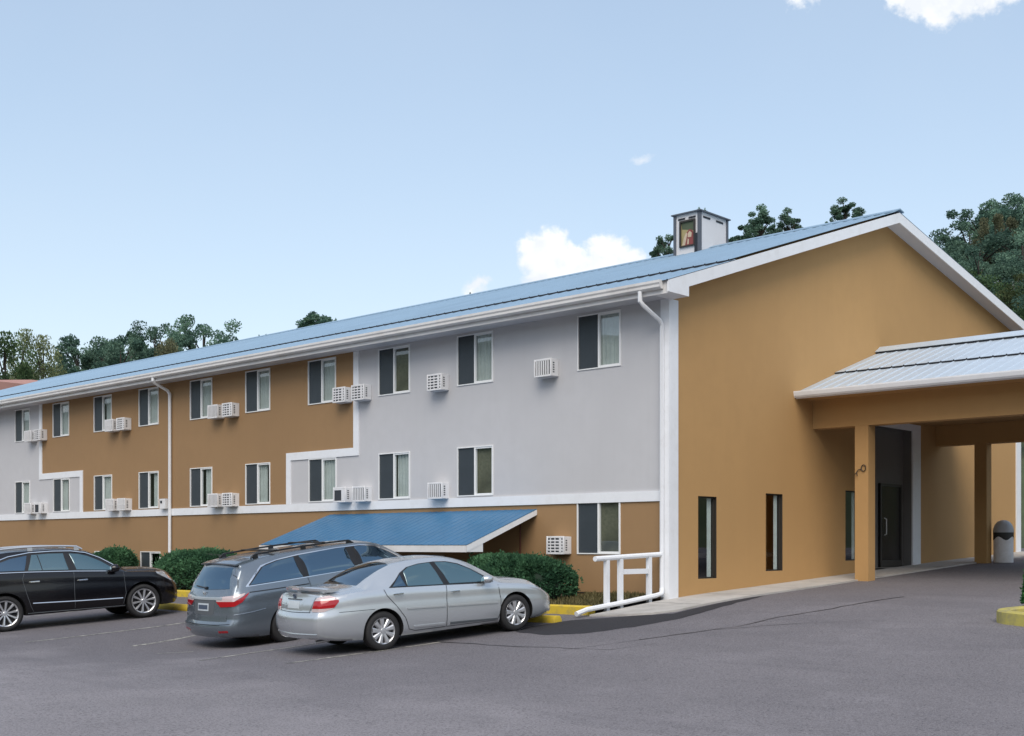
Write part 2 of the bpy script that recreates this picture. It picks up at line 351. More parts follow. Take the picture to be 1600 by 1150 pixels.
# ------------------------------------------------------------------ ground
ZC = 2.0
_Q = [-400, -60, -20, -10, -6.5, -4.5, -2.3, 0, 6, 13, 20, 26, 400]
_Z = [-2.9, -2.45, -2.05, -1.90, -1.70, -1.53, -1.37, -1.15, -.87, -.53, -.25, 0, 0]
def G(x, y):
    p = -np.asarray(x, float); q = np.asarray(y, float); s = 0
    for d in (-1.2, -.6, 0, .6, 1.2): s = s + np.interp(q + d, _Q, _Z) / 5
    w = np.clip((1.5 - q) / 3, 0, 1)
    return s - .005 * np.clip(p, 0, 40) - .20 * np.exp(-((p - 5.4) / 2.3) ** 2 - ((q + 7.) / 2.8) ** 2) * w + ZC
def g(x, y): return float(G(x, y))
def terrain(x, y):
    x = np.asarray(x, float); y = np.asarray(y, float)
    lot = G(x, y)
    back = np.clip(y - 24, 0, 132)
    h = lot + .27 * back * np.clip(back / 12, 0, 1) + .9 * np.sin(x * .07) * np.clip(back / 30, 0, 1)
    front = np.clip(-y - 75, 0, 160); h = h + .28 * front * np.clip(front / 30, 0, 1)
    side = np.clip(np.abs(x - 5) - 95, 0, 120) * (y < 0); h = h + .15 * side * np.clip(side / 30, 0, 1)
    inside = ((x > -58) & (x < 44) & (y > -46) & (y < 23))
    return np.where(inside, lot - .5, h)
def T(x, y): return float(terrain(x, y))

def grid_sheet(name, xs, ys, fn, m, kind='structure'):
    X, Y = np.meshgrid(xs, ys); Z = fn(X, Y); nx, ny = len(xs), len(ys)
    v = np.stack([X.ravel(), Y.ravel(), Z.ravel()], 1)
    i = np.arange(nx * ny).reshape(ny, nx); f = np.stack([i[:-1, :-1], i[:-1, 1:], i[1:, 1:], i[1:, :-1]], -1).reshape(-1, 4)
    me = bpy.data.meshes.new(name); me.from_pydata(v.tolist(), [], f.tolist()); me.materials.append(m)
    me.polygons.foreach_set('use_smooth', [True] * len(me.polygons))
    o = link(name, me); o['kind'] = kind; return o
gx = np.concatenate([np.linspace(-420, -62, 40), np.linspace(-58, 44, 35), np.linspace(50, 420, 40)])
gy = np.concatenate([np.linspace(-420, -50, 40), np.linspace(-46, 22, 24), np.linspace(24, 120, 40), np.linspace(130, 420, 24)])
grid_sheet('ground', gx, gy, terrain, M['grassland'])
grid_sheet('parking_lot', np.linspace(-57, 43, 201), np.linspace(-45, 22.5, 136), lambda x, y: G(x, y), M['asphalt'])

def ground_poly(name, poly, dz, m, step=.4, kind='structure'):
    """A flat-lying sheet that follows the sloping ground: polygon filled, subdivided, then dropped on the ground."""
    b = bmesh.new(); vs_ = [b.verts.new((x, y, 0)) for x, y in poly]; b.faces.new(vs_)
    xs = [p[0] for p in poly]; ys = [p[1] for p in poly]
    for ax, lo, hi in ((0, min(xs), max(xs)), (1, min(ys), max(ys))):
        t = lo + step
        while t < hi - 1e-6:
            no = (1, 0, 0) if ax == 0 else (0, 1, 0); co = (t, 0, 0) if ax == 0 else (0, t, 0)
            bmesh.ops.bisect_plane(b, geom=b.verts[:] + b.edges[:] + b.faces[:], plane_co=co, plane_no=no); t += step
    for v in b.verts: v.co.z = g(v.co.x, v.co.y) + dz
    me = bpy.data.meshes.new(name); b.to_mesh(me); b.free(); me.materials.append(m)
    o = link(name, me)
    if kind: o['kind'] = kind
    return o
def wobble(poly, amp, n, seed):
    rr = random.Random(seed); out = []
    for i, a in enumerate(poly):
        b_ = poly[(i + 1) % len(poly)]
        for k in range(n):
            t = k / n; out.append((a[0] + (b_[0] - a[0]) * t + rr.uniform(-amp, amp), a[1] + (b_[1] - a[1]) * t + rr.uniform(-amp, amp)))
    return out
ground_poly('asphalt_patch', wobble([(.10, -4.75), (-.15, -4.1), (.0, -3.1), (.72, -2.3), (1.3, -1.7), (1.27, 1.6), (1.45, .9), (1.75, -1.0), (1.85, -2.3), (1.75, -3.45), (1.42, -4.45), (.9, -4.85)], .03, 5, 3), .004, M['fresh'])
def strip(name, pts, w, dz, m, seed=0, amp=0, taper=False):
    rr = random.Random(seed); P = []
    for i in range(len(pts) - 1):
        a = Vector((*pts[i], 0)); b_ = Vector((*pts[i + 1], 0)); n = max(1, int((b_ - a).length / .3))
        for k in range(n): P.append(a + (b_ - a) * k / n)
    P.append(Vector((*pts[-1], 0))); mb = MB(); L_, R_ = [], []
    for i, p in enumerate(P):
        d = (P[min(i + 1, len(P) - 1)] - P[max(i - 1, 0)]).normalized(); nn = Vector((-d.y, d.x, 0))
        ww = w * (rr.uniform(.5, 1.2) if amp else 1) * ((1 - .8 * i / len(P)) if taper else 1); j = nn * rr.uniform(-amp, amp)
        for lst, sg in ((L_, 1), (R_, -1)):
            q = p + j + nn * ww / 2 * sg; lst.append((q.x, q.y, g(q.x, q.y) + dz))
    for i in range(len(P) - 1): mb.quad(L_[i], R_[i], R_[i + 1], L_[i + 1])
    o = mb.build(name, m); o['kind'] = 'structure'; return o
for i, pts in enumerate([[(-8.5, -9.6), (-8.62, -7.6), (-8.6, -5.4)], [(-6.55, -8.4), (-7.0, -6.6), (-7.1, -5.2)], [(-5.0, -8.8), (-4.75, -8.2)],
                         [(-2.5, -9.5), (-2.72, -8.3), (-2.8, -6.5)], [(-.72, -9.1), (-.57, -7.98), (-.3, -6.2)], [(-11.4, -9.4), (-11.4, -5.0)], [(-14.2, -9.4), (-14.2, -5.0)]]):
    strip('parking_line', pts, .09, .005, M['line'])
for i, (pts, w) in enumerate([([(4.0, 2.3), (3.8, -.2), (3.44, -1.85), (3.41, -2.83), (2.8, -4.7), (2.3, -6.2)], .045), ([(-.6, -6.2), (1.14, -6.1), (3.0, -5.75), (3.3, -4.9)], .045),
                              ([(2.8, -4.7), (3.24, -3.3), (4.23, -2.1), (5.6, -1.2)], .03)]):
    strip('tar_crack', pts, w, .006, M['tar'], i, .035, True)

# concrete sidewalk along the gable end (a slab with a real edge)
def slab(name, poly, h, m, seed=1):
    o = ground_poly(name, poly, h, m, .5)
    b = bmesh.new(); b.from_mesh(o.data); bed = [e for e in b.edges if e.is_boundary]
    r_ = bmesh.ops.extrude_edge_only(b, edges=bed)
    for v in [q for q in r_['geom'] if isinstance(q, bmesh.types.BMVert)]: v.co.z -= h + .12
    bmesh.ops.recalc_face_normals(b, faces=b.faces); b.to_mesh(o.data); b.free(); return o
slab('sidewalk', [(-.02, -2.55), (.55, -2.35), (1.0, -1.95), (1.22, -1.4), (1.22, 3), (1.16, 7), (1.16, 19.4), (.002, 19.4), (.002, 0), (-.02, -.02)], .035, M['concrete'])
# joints of the sidewalk slabs
for y in np.arange(-.6, 19, 1.9): strip('sidewalk_joint', [(.02, y), (1.19, y)], .02, .039, M['tar'], 1, .002)
# planting bed and yellow kerb along the facade
ground_poly('planting_bed', [(-47, -2.2), (-.1, -2.2), (-.1, .05), (-47, .05)], .07, M['soil'], 1.5)
def kerb_run(name, path, w, h, m, closed=False):
    mb = MB(); P = [Vector((*p, 0)) for p in path]; sec = []
    n = len(P)
    for i, p in enumerate(P):
        a = P[(i - 1) % n] if closed or i else p; b_ = P[(i + 1) % n] if closed or i < n - 1 else p
        d = (b_ - a).normalized(); nn = Vector((-d.y, d.x, 0)); z = g(p.x, p.y); c = .025
        sec.append([(*(p + nn * w / 2).xy, z - .1), (*(p + nn * w / 2).xy, z + h - c), (*(p + nn * (w / 2 - c)).xy, z + h), (*(p - nn * (w / 2 - c)).xy, z + h), (*(p - nn * w / 2).xy, z + h - c), (*(p - nn * w / 2).xy, z - .1)])
    for i in range(n if closed else n - 1):
        a, b_ = sec[i], sec[(i + 1) % n]
        for k in range(5): mb.quad(a[k], a[k + 1], b_[k + 1], b_[k])
    if not closed:
        for s_ in (sec[0], sec[-1]): mb.add(s_, [tuple(range(6))])
    o = mb.build(name, m); o['kind'] = 'structure'; return o
kerb_run('kerb', [(x, -2.32) for x in np.linspace(-47, -.15, 60)], .2, .17, M['yellow'])

# ------------------------------------------------------------------ the motel building
EAVE = 5.30 + ZC; SLOPE = .33
SLOPE_R = .19
def roofz(y): return EAVE + SLOPE * (y + .6) if y <= 9.65 else EAVE + SLOPE * 10.25 - SLOPE_R * (y - 9.65)
X_END = -47.2
B = thing('motel_building', (0, 0, .88), 'long grey and tan motel with blue metal roof and ochre gable end', 'building')
def bp(name, mb, m, parent=B, **k): return mb.build(name, m, parent, **k)
def cut_rect(mb, x0, x1, z0, z1, holes, y=0., mi=0):
    """wall rectangle in the plane y = const with rectangular openings left out"""
    xs = sorted({x0, x1, *[h[0] for h in holes if x0 < h[0] < x1], *[h[1] for h in holes if x0 < h[1] < x1]})
    zs = sorted({z0, z1, *[h[2] for h in holes if z0 < h[2] < z1], *[h[3] for h in holes if z0 < h[3] < z1]})
    for i in range(len(xs) - 1):
        for k in range(len(zs) - 1):
            cx, cz = (xs[i] + xs[i + 1]) / 2, (zs[k] + zs[k + 1]) / 2
            if any(h[0] < cx < h[1] and h[2] < cz < h[3] for h in holes): continue
            mb.quad((xs[i], y, zs[k]), (xs[i + 1], y, zs[k]), (xs[i + 1], y, zs[k + 1]), (xs[i], y, zs[k + 1]), mi)
Z = lambda zr: zr + ZC
# windows: p of left edge (distance from the corner), row
UP = [29.8, 26.81, 23.86, 20.92, 17.9, 14.98, 12.03, 9.10, 6.21, 2.44]
LOW = [29.8, 26.78, 23.84, 20.92, 17.9, 14.98, 12.01, 9.10, 6.21]
WW = 1.20
WIN = [(-p, Z(3.80), 1.20, 'U%d' % i) for i, p in enumerate(UP)] + [(-p, Z(1.14), 1.18, 'L%d' % i) for i, p in enumerate(LOW)] + \
      [(-2.45, Z(-.22), 1.17, 'B0'), (-20.82, Z(-1.02), .78, 'B1'), (-23.8, Z(-1.02), .78, 'B2'), (-7.85, Z(-1.05), .78, 'B3')]
for k in range(1, 6): WIN += [(-29.8 - 2.94 * k, Z(3.80), 1.20, 'U'), (-29.8 - 2.94 * k, Z(1.14), 1.18, 'L')]
holes = [(x, x + WW, z, z + h) for x, z, h, _ in WIN]
TOPW = Z(5.12)
w = MB()
cut_rect(w, -9.985, -.09, Z(1.0), TOPW, holes); cut_rect(w, -12.91, -9.985, Z(1.0), Z(2.42), holes)
bp('grey_wall', w, M['grey_wall'])
w = MB(); cut_rect(w, X_END, -27.73, Z(1.0), TOPW, holes); cut_rect(w, -27.73, -24.7, Z(1.0), Z(2.44), holes); bp('grey_wall', w, M['grey_wall'])
w = MB(); cut_rect(w, -27.73, -9.985, Z(2.44), TOPW, holes); cut_rect(w, -24.7, -12.91, Z(1.0), Z(2.44), holes)
bp('tan_wall', w, M['tan_wall'])
w = MB(); cut_rect(w, X_END, -.09, Z(-2.2), Z(1.0), holes); bp('tan_wall', w, M['tan_wall'])
# trim boards on the facade, 2.5 cm proud
def board(x0, x1, z0, z1, d=.028, name='trim_board'):
    mb = MB(); mb.box(x0, -d, z0, x1, .003, z1); return bp(name, mb, M['white'])
board(X_END, -.19, Z(.89), Z(1.105), .032, 'belt_course')
board(-10.09, -9.88, Z(2.53), Z(5.05)); board(-13.01, -9.88, Z(2.32), Z(2.53)); board(-13.01, -12.81, Z(1.107), Z(2.32))
board(-27.84, -27.63, Z(2.54), Z(5.05)); board(-27.84, -24.62, Z(2.33), Z(2.54)); board(-24.82, -24.62, Z(1.107), Z(2.33))
w = MB(); w.box(-.185, -.035, .4, .032, .001, Z(5.05)); w.box(.001, .001, .4, .034, .29, Z(5.05)); bp('corner_board', w, M['white'])
w = MB(); w.box(.001, 18.95, .8, .034, 19.33, roofz(19.3) - .24); bp('corner_board', w, M['white'])

# --- window assembly: frame > pane, screen, curtain
def win_meshes(h, wd=WW):
    f = MB(); b_ = .024
    f.box(0, -.022, 0, b_, .06, h); f.box(wd - b_, -.022, 0, wd, .06, h); f.box(b_, -.022, 0, wd - b_, .06, b_); f.box(b_, -.022, h - b_, wd - b_, .06, h)
    mx = wd * .5; f.box(mx - .022, -.016, b_, mx + .022, .055, h - b_)
    s_ = .036                                              # sash of the sliding half
    f.box(mx + .022, -.010, b_, wd - b_, .03, b_ + s_); f.box(mx + .022, -.010, h - b_ - s_, wd - b_, .03, h - b_)
    f.box(wd - b_ - s_ * .7, -.010, b_ + s_, wd - b_, .03, h - b_ - s_)
    f.quad((0, .06, 0), (wd, .06, 0), (wd, .12, 0), (0, .12, 0)); f.quad((0, .06, h), (wd, .06, h), (wd, .12, h), (0, .12, h)); f.quad((0, .06, 0), (0, .12, 0), (0, .12, h), (0, .06, h)); f.quad((wd, .06, 0), (wd, .12, 0), (wd, .12, h), (wd, .06, h))
    sc = MB().quad((b_, .012, b_), (mx - .022, .012, b_), (mx - .022, .012, h - b_), (b_, .012, h - b_))
    gl = MB().quad((mx + .022, .02, b_ + s_), (wd - b_ - .02, .02, b_ + s_), (wd - b_ - .02, .02, h - b_ - s_), (mx + .022, .02, h - b_ - s_))
    return (f.mesh('window', [M['vinyl']]), sc.mesh('screen', [M['screen']]), gl.mesh('pane', [M['glass']], recalc=False))
def curtain_mesh(x0, x1, h, seed):
    rr = random.Random(seed); mb = MB(); n = 40; pts = []
    for i in range(n + 1):
        t = i / n; pts.append((x0 + (x1 - x0) * t, .075 + .016 * math.sin(t * (x1 - x0) * 55 + rr.uniform(-.5, .5)) + rr.uniform(-.004, .004)))
    for i in range(n): mb.quad((*pts[i], 0.03), (*pts[i + 1], 0.03), (*pts[i + 1], h - .03), (*pts[i], h - .03))
    return mb.mesh('curtain', [M['curtain']], smooth=True, angle=180)
M['brown_blind'] = mat('dim_olive_blind', (.17, .165, .115), .9, var=.6, vscale=2.2)
reflection_me = {h: MB().quad((.60, .07, .03), (1.18, .07, .03), (1.18, .07, h - .03), (.60, .07, h - .03)).mesh('blind', [M['brown_blind']], recalc=False) for h in (1.2, 1.18, 1.17)}  # panel behind the glass: reflected hillside and building painted as its colour
wm = {h: win_meshes(h) for h in (1.20, 1.18, 1.17, .78)}
cm = {}
CUR = {'U0': (.6, 1.18), 'U1': (.58, 1.18), 'U7': None, 'L8': None, 'B0': None, 'L7': (.66, 1.18), 'L0': (.3, 1.18), 'L1': (.6, .95), 'L3': (.8, 1.18), 'U4': (.62, 1.02), 'L5': (.57, .98), 'U2': (.70, 1.18), 'L6': (.60, 1.08), 'U8': (.57, 1.12), 'L4': (.75, 1.18)}
for x, z, h, key in WIN:
    fo = link('window', wm[h][0], B, Vector((x, 0, z)) - B.location)
    link('screen', wm[h][1], fo); link('pane', wm[h][2], fo)
    c = CUR.get(key, (.57, 1.19)) if key[0] != 'B' else None
    if c:
        k = (c, h)
        if k not in cm: cm[k] = curtain_mesh(c[0], c[1], h, len(cm))
        link('curtain', cm[k], fo)
    elif key in ('U7', 'L8', 'B0'): link('blind', reflection_me[h if h in reflection_me else 1.2], fo)

# --- gable end wall (x = 0 plane)
GW = [(1.06, 1.76, Z(-.74), Z(1.02)), (3.78, 4.52, Z(-.62), Z(1.16)), (7.58, 8.35, Z(-.42), Z(1.35))]
REC = (9.0, 11.36, .2, Z(3.10))
def gpoly(mb, y0, y1, z0, z1, hs, x=0.):
    ys = sorted({y0, y1, *[h[0] for h in hs], *[h[1] for h in hs]}); zs = sorted({z0, z1, *[h[2] for h in hs], *[h[3] for h in hs]})
    for i in range(len(ys) - 1):
        for k in range(len(zs) - 1):
            cy, cz = (ys[i] + ys[i + 1]) / 2, (zs[k] + zs[k + 1]) / 2
            if any(h[0] < cy < h[1] and h[2] < cz < h[3] for h in hs): continue
            mb.quad((x, ys[i], zs[k]), (x, ys[i + 1], zs[k]), (x, ys[i + 1], zs[k + 1]), (x, ys[i], zs[k + 1]))
w = MB(); gpoly(w, .0, 19.3, .2, Z(5.05), GW + [REC])
w.add([(0, 0, Z(5.05)), (0, 19.3, Z(5.05)), (0, 19.3, roofz(19.3)), (0, 9.65, roofz(9.65)), (0, 0, roofz(0))], [(0, 1, 2, 3, 4)])
bp('gable_wall', w, M['gable_wall'])
w = MB(); w.add([(X_END, 0, .2), (X_END, 19.3, .2), (X_END, 19.3, roofz(19.3)), (X_END, 9.65, roofz(9.65)), (X_END, 0, roofz(0))], [(0, 1, 2, 3, 4)])
cut_rect(w, X_END, 0, .2, roofz(19.3) - .1, [], 19.3); bp('rear_wall', w, M['tan_wall'])
w = MB(); w.box(X_END + .1, .8, Z(2.5), -.4, 19.2, Z(2.6)); w.box(X_END + .1, .8, Z(-.3), -.4, 19.2, Z(-.2)); w.box(X_END + .1, 1.4, .4, -.4, 1.5, Z(5)); bp('inner_floor', w, M['interior'])
for (y0, y1, z0, z1) in GW:
    f = MB(); d = -.10
    f.quad((0, y0, z0), (d, y0, z0), (d, y0, z1), (0, y0, z1)); f.quad((0, y1, z0), (d, y1, z0), (d, y1, z1), (0, y1, z1))
    f.quad((0, y0, z0), (0, y1, z0), (d, y1, z0), (d, y0, z0)); f.quad((0, y0, z1), (0, y1, z1), (d, y1, z1), (d, y0, z1))
    for a in ((y0, y0 + .03), (y1 - .03, y1)): f.box(-.11, a[0], z0, -.06, a[1], z1)
    f.box(-.11, y0 + .03, z0, -.06, y1 - .03, z0 + .03); f.box(-.11, y0 + .03, z1 - .03, -.06, y1 - .03, z1)
    fo = bp('window', f, M['dark_frame'])
    MB().quad((-.085, y0 + .03, z0 + .03), (-.085, y1 - .03, z0 + .03), (-.085, y1 - .03, z1 - .03), (-.085, y0 + .03, z1 - .03)).build('pane', M['glass'], fo, recalc=False)
    c = MB(); cy0 = y0 + (y1 - y0) * .70
    for k in range(8): c.quad((-.112 - .012 * (k % 2), cy0 + k * .02, z0), (-.112 - .012 * ((k + 1) % 2), cy0 + k * .02 + .02, z0), (-.112 - .012 * ((k + 1) % 2), cy0 + k * .02 + .02, z1), (-.112 - .012 * (k % 2), cy0 + k * .02, z1))
    c.build('curtain', M['curtain'], fo)
    MB().box(-1.2, y0 - .5, z0 - .3, -1.15, y1 + .5, z1 + .3).build('blind', M['interior'], fo)
# recessed entrance with white surround
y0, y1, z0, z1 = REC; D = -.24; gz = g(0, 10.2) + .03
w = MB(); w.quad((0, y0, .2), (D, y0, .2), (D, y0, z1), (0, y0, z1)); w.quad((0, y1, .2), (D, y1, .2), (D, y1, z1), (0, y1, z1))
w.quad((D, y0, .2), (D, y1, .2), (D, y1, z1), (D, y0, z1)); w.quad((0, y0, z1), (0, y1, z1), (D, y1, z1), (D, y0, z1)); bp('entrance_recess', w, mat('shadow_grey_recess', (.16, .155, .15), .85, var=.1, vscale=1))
w = MB(); w.box(.002, 11.36, gz - .1, .05, 11.84, z1 + .18); w.box(.002, 8.6, z1, .05, 11.36, z1 + .18); w.box(.002, 8.6, gz - .1, .05, 9.0, z1); bp('entrance_surround', w, M['white'])
w = MB(); w.quad((0, y0, gz), (0, y1, gz), (D, y1, gz + .01), (D, y0, gz + .01)); bp('entrance_floor', w, M['concrete'])
w = MB(); dz0 = gz + .02; w.box(D + .004, 9.85, dz0, D + .06, 11.12, Z(1.62)); dr = bp('door', w, mat('black_door', (.006, .006, .007), .25))
w = MB(); w.box(D + .06, 9.85, dz0, D + .08, 9.92, Z(1.62)); w.box(D + .06, 11.05, dz0, D + .08, 11.12, Z(1.62)); w.box(D + .06, 9.92, Z(1.55), D + .08, 11.05, Z(1.62)); w.box(D + .06, 9.92, dz0, D + .08, 11.05, dz0 + .18)
w.build('door_frame', M['dark_frame'], dr)
w = MB(); w.tube([(D + .08, 10.06, dz0 + .85), (D + .14, 10.06, dz0 + .88), (D + .14, 10.06, dz0 + 1.28), (D + .08, 10.06, dz0 + 1.31)], .014, 8); w.build('handle', M['gutter'], dr, smooth=True)

# --- main roof
def ribbed(mb, x0, x1, ya, za, yb, zb, pitch=.3, h=.014, ends=None):
    n = int(round(abs(x1 - x0) / pitch)); st = (x1 - x0) / n; P = []
    for i in range(n):
        a = x0 + i * st; P += [(a, 0), (a + st * .86, 0), (a + st * .90, h), (a + st * .96, h)]
    P.append((x1, 0))
    for i in range(len(P) - 1):
        (a, ha), (b_, hb) = P[i], P[i + 1]
        mb.quad((a, ya, za + ha), (b_, ya, za + hb), (b_, yb, zb + hb), (a, yb, zb + ha))
    return P
def teeth(mb, P, y, z, drop, thick=.02, rib=0):
    """dark foam closure under the edge of a ribbed sheet: a lip that steps up under each rib"""
    for i in range(len(P) - 1):
        (a, ha), (b_, hb) = P[i], P[i + 1]
        dd = drop * (1.6 if ha > .001 and hb > .001 else 1.)
        mb.quad((a, y, z + ha - .003), (b_, y, z + hb - .003), (b_, y, z - dd), (a, y, z - dd))
        mb.quad((a, y, z - dd), (b_, y, z - dd), (b_, y + thick * 8, z - dd + thick * 8 * SLOPE + .004), (a, y + thick * 8, z - dd + thick * 8 * SLOPE + .004))
XR = .46; XL = X_END - .45; YS = 1.55
ye = -.68
w = MB(); P_ = ribbed(w, XL, XR, ye, roofz(ye), YS + .25, roofz(YS + .25)); bp('roof', w, M['roof_metal'])
w2 = MB(); P2 = ribbed(w2, XL, XR, YS, roofz(YS) + .045, 9.62, roofz(9.62) + .045); bp('roof', w2, M['roof_metal'])
w = MB(); teeth(w, P2, YS, roofz(YS) + .045, .035); bp('closure_strip', w, M['closure'])
w = MB(); teeth(w, P_, ye + .004, roofz(ye), .012); bp('closure_strip', w, M['closure'])
w = MB(); w.quad((XL, 9.62, roofz(9.62) + .03), (XR, 9.62, roofz(9.62) + .03), (XR, 19.98, roofz(19.98)), (XL, 19.98, roofz(19.98))); bp('roof', w, M['roof_metal'])
zr = roofz(9.65)
w = MB(); w.prism([(XR + .02, 9.42, zr - .02), (XR + .02, 9.42, zr + .005), (XR + .02, 9.65, zr + .10), (XR + .02, 9.88, zr + .05), (XR + .02, 9.88, zr + .02), (XR + .02, 9.65, zr + .07)], (XL - XR - .04, 0, 0)); bp('ridge_cap', w, M['roof_metal'])
# eaves: fascia, soffit, gutter
w = MB(); w.box(XL, -.62, Z(5.02), XR - .03, -.60, roofz(-.6) - .01); bp('fascia', w, M['gutter'])
w = MB(); w.box(XL, -.60, Z(5.055), XR - .06, -.003, Z(5.075)); bp('soffit', w, M['soffit'])
gp_ = [(-.622, 5.115), (-.70, 5.115), (-.735, 5.15), (-.735, 5.20), (-.755, 5.235), (-.755, 5.285), (-.74, 5.285), (-.74, 5.24), (-.72, 5.205), (-.72, 5.155), (-.695, 5.13), (-.622, 5.13)]
w = MB(); w.prism([(XL, y, Z(z)) for y, z in gp_], (XR - .16 - XL, 0, 0)); 
w.prism([(XR - .16, y, Z(z)) for y, z in [(-.622, 5.115), (-.70, 5.115), (-.735, 5.15), (-.755, 5.235), (-.755, 5.285), (-.622, 5.285)]], (.012, 0, 0)); bp('gutter', w, M['gutter'])
w = MB(); w.box(XL, 19.9, roofz(19.9) - .28, XR - .04, 19.92, roofz(19.9) - .01); bp('fascia', w, M['gutter'])
# rake boards with boxed return at the foot
def rake(ya, yb, drop=.27):
    w = MB(); w.prism([(XR - .03, ya, roofz(ya) - .012), (XR - .03, yb, roofz(yb) - .012), (XR - .03, yb, roofz(yb) - drop), (XR - .03, ya, roofz(ya) - drop)], (.035, 0, 0)); return w
bp('rake_board', rake(.052, 9.65), M['white']); bp('rake_board', rake(9.65, 19.95), M['white'])
w = MB(); w.prism([(XR - .03, .05, roofz(.05) - .012), (XR - .03, -.66, roofz(-.66) - .012), (XR - .03, -.66, Z(5.04)), (XR - .03, .05, Z(5.04))], (.036, 0, 0))
w.quad((XR - .03, .05, Z(5.04)), (-.0, .05, Z(5.04)), (0, .05, roofz(.05) - .1), (XR - .03, .05, roofz(.05) - .1)); w.box(.0, -.6, Z(5.04), XR - .03, .05, Z(5.055)); bp('rake_return', w, M['white'])
w = MB()
for a, b_ in ((.05, 9.65), (9.65, 19.9)): w.quad((.002, a, roofz(a) - .2), (XR - .03, a, roofz(a) - .2), (XR - .03, b_, roofz(b_) - .2), (.002, b_, roofz(b_) - .2))
bp('rake_soffit', w, M['soffit'])
# downspouts
w = MB(); w.tube([(-.22, -.69, Z(5.12)), (-.22, -.69, Z(4.93)), (-.20, -.62, Z(4.86)), (-.115, -.16, Z(4.60)), (-.115, -.085, Z(4.52)), (-.115, -.085, g(-.1, -.1) + .25)], .047, 8)
w.tube([(-.115, -.085, g(-.1, -.1) + .26), (-.10, -.12, g(-.1, -.1) + .16), (-.07, -.35, g(-.1, -.3) + .14), (-.06, -1.4, g(-.1, -1.4) + .13), (-.08, -2.55, g(0, -2.55) + .13), (-.10, -2.85, g(0, -2.85) + .08)], .05, 8)
bp('downspout', w, M['white'], smooth=True)
w = MB(); w.tube([(-18.9, -.69, Z(5.12)), (-18.9, -.69, Z(5.04)), (-18.93, -.62, Z(4.98)), (-18.95, -.15, Z(4.78)), (-18.95, -.08, Z(4.68)), (-18.95, -.08, g(-19, -.1) + .1)], .05, 8); bp('downspout', w, M['white'], smooth=True)
w = MB(); w.tube([(-36.9, -.69, Z(5.12)), (-36.9, -.1, Z(4.78)), (-36.9, -.08, .6)], .05, 8); bp('downspout', w, M['white'], smooth=True)
# roof cupola with a framed picture
cx0, cx1, cy0, cy1 = -6.22, -5.28, 8.92, 10.42; ct = Z(9.66); cb = roofz(8.9) - .25
w = MB(); w.box(cx0 + .03, cy0 + .03, cb, cx1 - .03, cy1 - .03, ct); cup = bp('roof_cupola', w, M['cupola_white'])
for (x, y) in ((cx0, cy0), (cx1 - .09, cy0), (cx0, cy1 - .09), (cx1 - .09, cy1 - .09)): MB().box(x, y, cb, x + .09, y + .09, ct).build('corner_post', M['slate_trim'], cup)
w = MB(); w.box(cx0 - .05, cy0 - .05, ct, cx1 + .05, cy1 + .05, ct + .035)
w.add([(cx0 - .05, cy0 - .05, ct + .035), (cx1 + .05, cy0 - .05, ct + .035), (cx1 + .05, cy1 + .05, ct + .035), (cx0 - .05, cy1 + .05, ct + .035), ((cx0 + cx1) / 2, (cy0 + cy1) / 2, ct + .19)], [(0, 1, 4), (1, 2, 4), (2, 3, 4), (3, 0, 4)]); w.build('cupola_cap', M['slate_trim'], cup)
for x in (cx0 + .16, cx0 + .53): MB().box(x, cy0 + .015, ct - .155, x + .24, cy0 + .034, ct - .105).build('vent_slot', M['closure'], cup)
for y in (cy0 + .2, cy0 + .88): MB().box(cx1 - .034, y, ct - .155, cx1 - .015, y + .36, ct - .105).build('vent_slot', M['closure'], cup)
px0, px1, pz0, pz1 = cx0 + .27, cx0 + .72, ct - .93, ct - .24
w = MB(); w.box(px0 - .05, cy0 - .02, pz0 - .04, px0, cy0 + .03, pz1 + .05); w.box(px1, cy0 - .02, pz0 - .04, px1 + .05, cy0 + .03, pz1 + .05); w.box(px0, cy0 - .02, pz1, px1, cy0 + .03, pz1 + .05); w.box(px0, cy0 - .02, pz0 - .04, px1, cy0 + .03, pz0); w.build('picture_frame', M['dark_frame'], cup)
gold = mat('picture_gold_ground', (.36, .30, .14), .6, var=.3, vscale=8); red = mat('picture_dark_red', (.25, .06, .055), .6, var=.3, vscale=9); skin_ = mat('picture_pale_cream', (.52, .42, .30), .6, var=.2, vscale=9); dk = mat('picture_dark_green', (.07, .09, .05), .6)
w = MB(); yy = cy0 + .026
w.quad((px0, yy, pz0), (px1, yy, pz0), (px1, yy, pz1), (px0, yy, pz1), 0)
def flat(pts, dy, mi):
    w.add([(px0 + a * (px1 - px0), yy - dy, pz0 + b_ * (pz1 - pz0)) for a, b_ in pts], [tuple(range(len(pts)))], mi)
flat([(.05, .72), (.95, .6), (1, 1), (0, 1)], .002, 3)
flat([(.12, .02), (.95, .02), (.98, .45), (.85, .62), (.62, .68), (.42, .55), (.25, .3)], .003, 1)
flat([(.5, .34), (.78, .34), (.82, .5), (.66, .6), (.52, .52)], .005, 2); flat([(.06, .03), (.3, .03), (.48, .5), (.38, .56), (.2, .35)], .006, 2); flat([(.45, .05), (.58, .05), (.6, .25), (.5, .3)], .006, 2)
w.build('picture', [gold, red, skin_, dk], cup, recalc=False)
MB().box(cx1 - .19, cy0 - .01, cb, cx1 - .095, cy0 + .031, ct - .62).build('vent_box', M['closure'], cup)

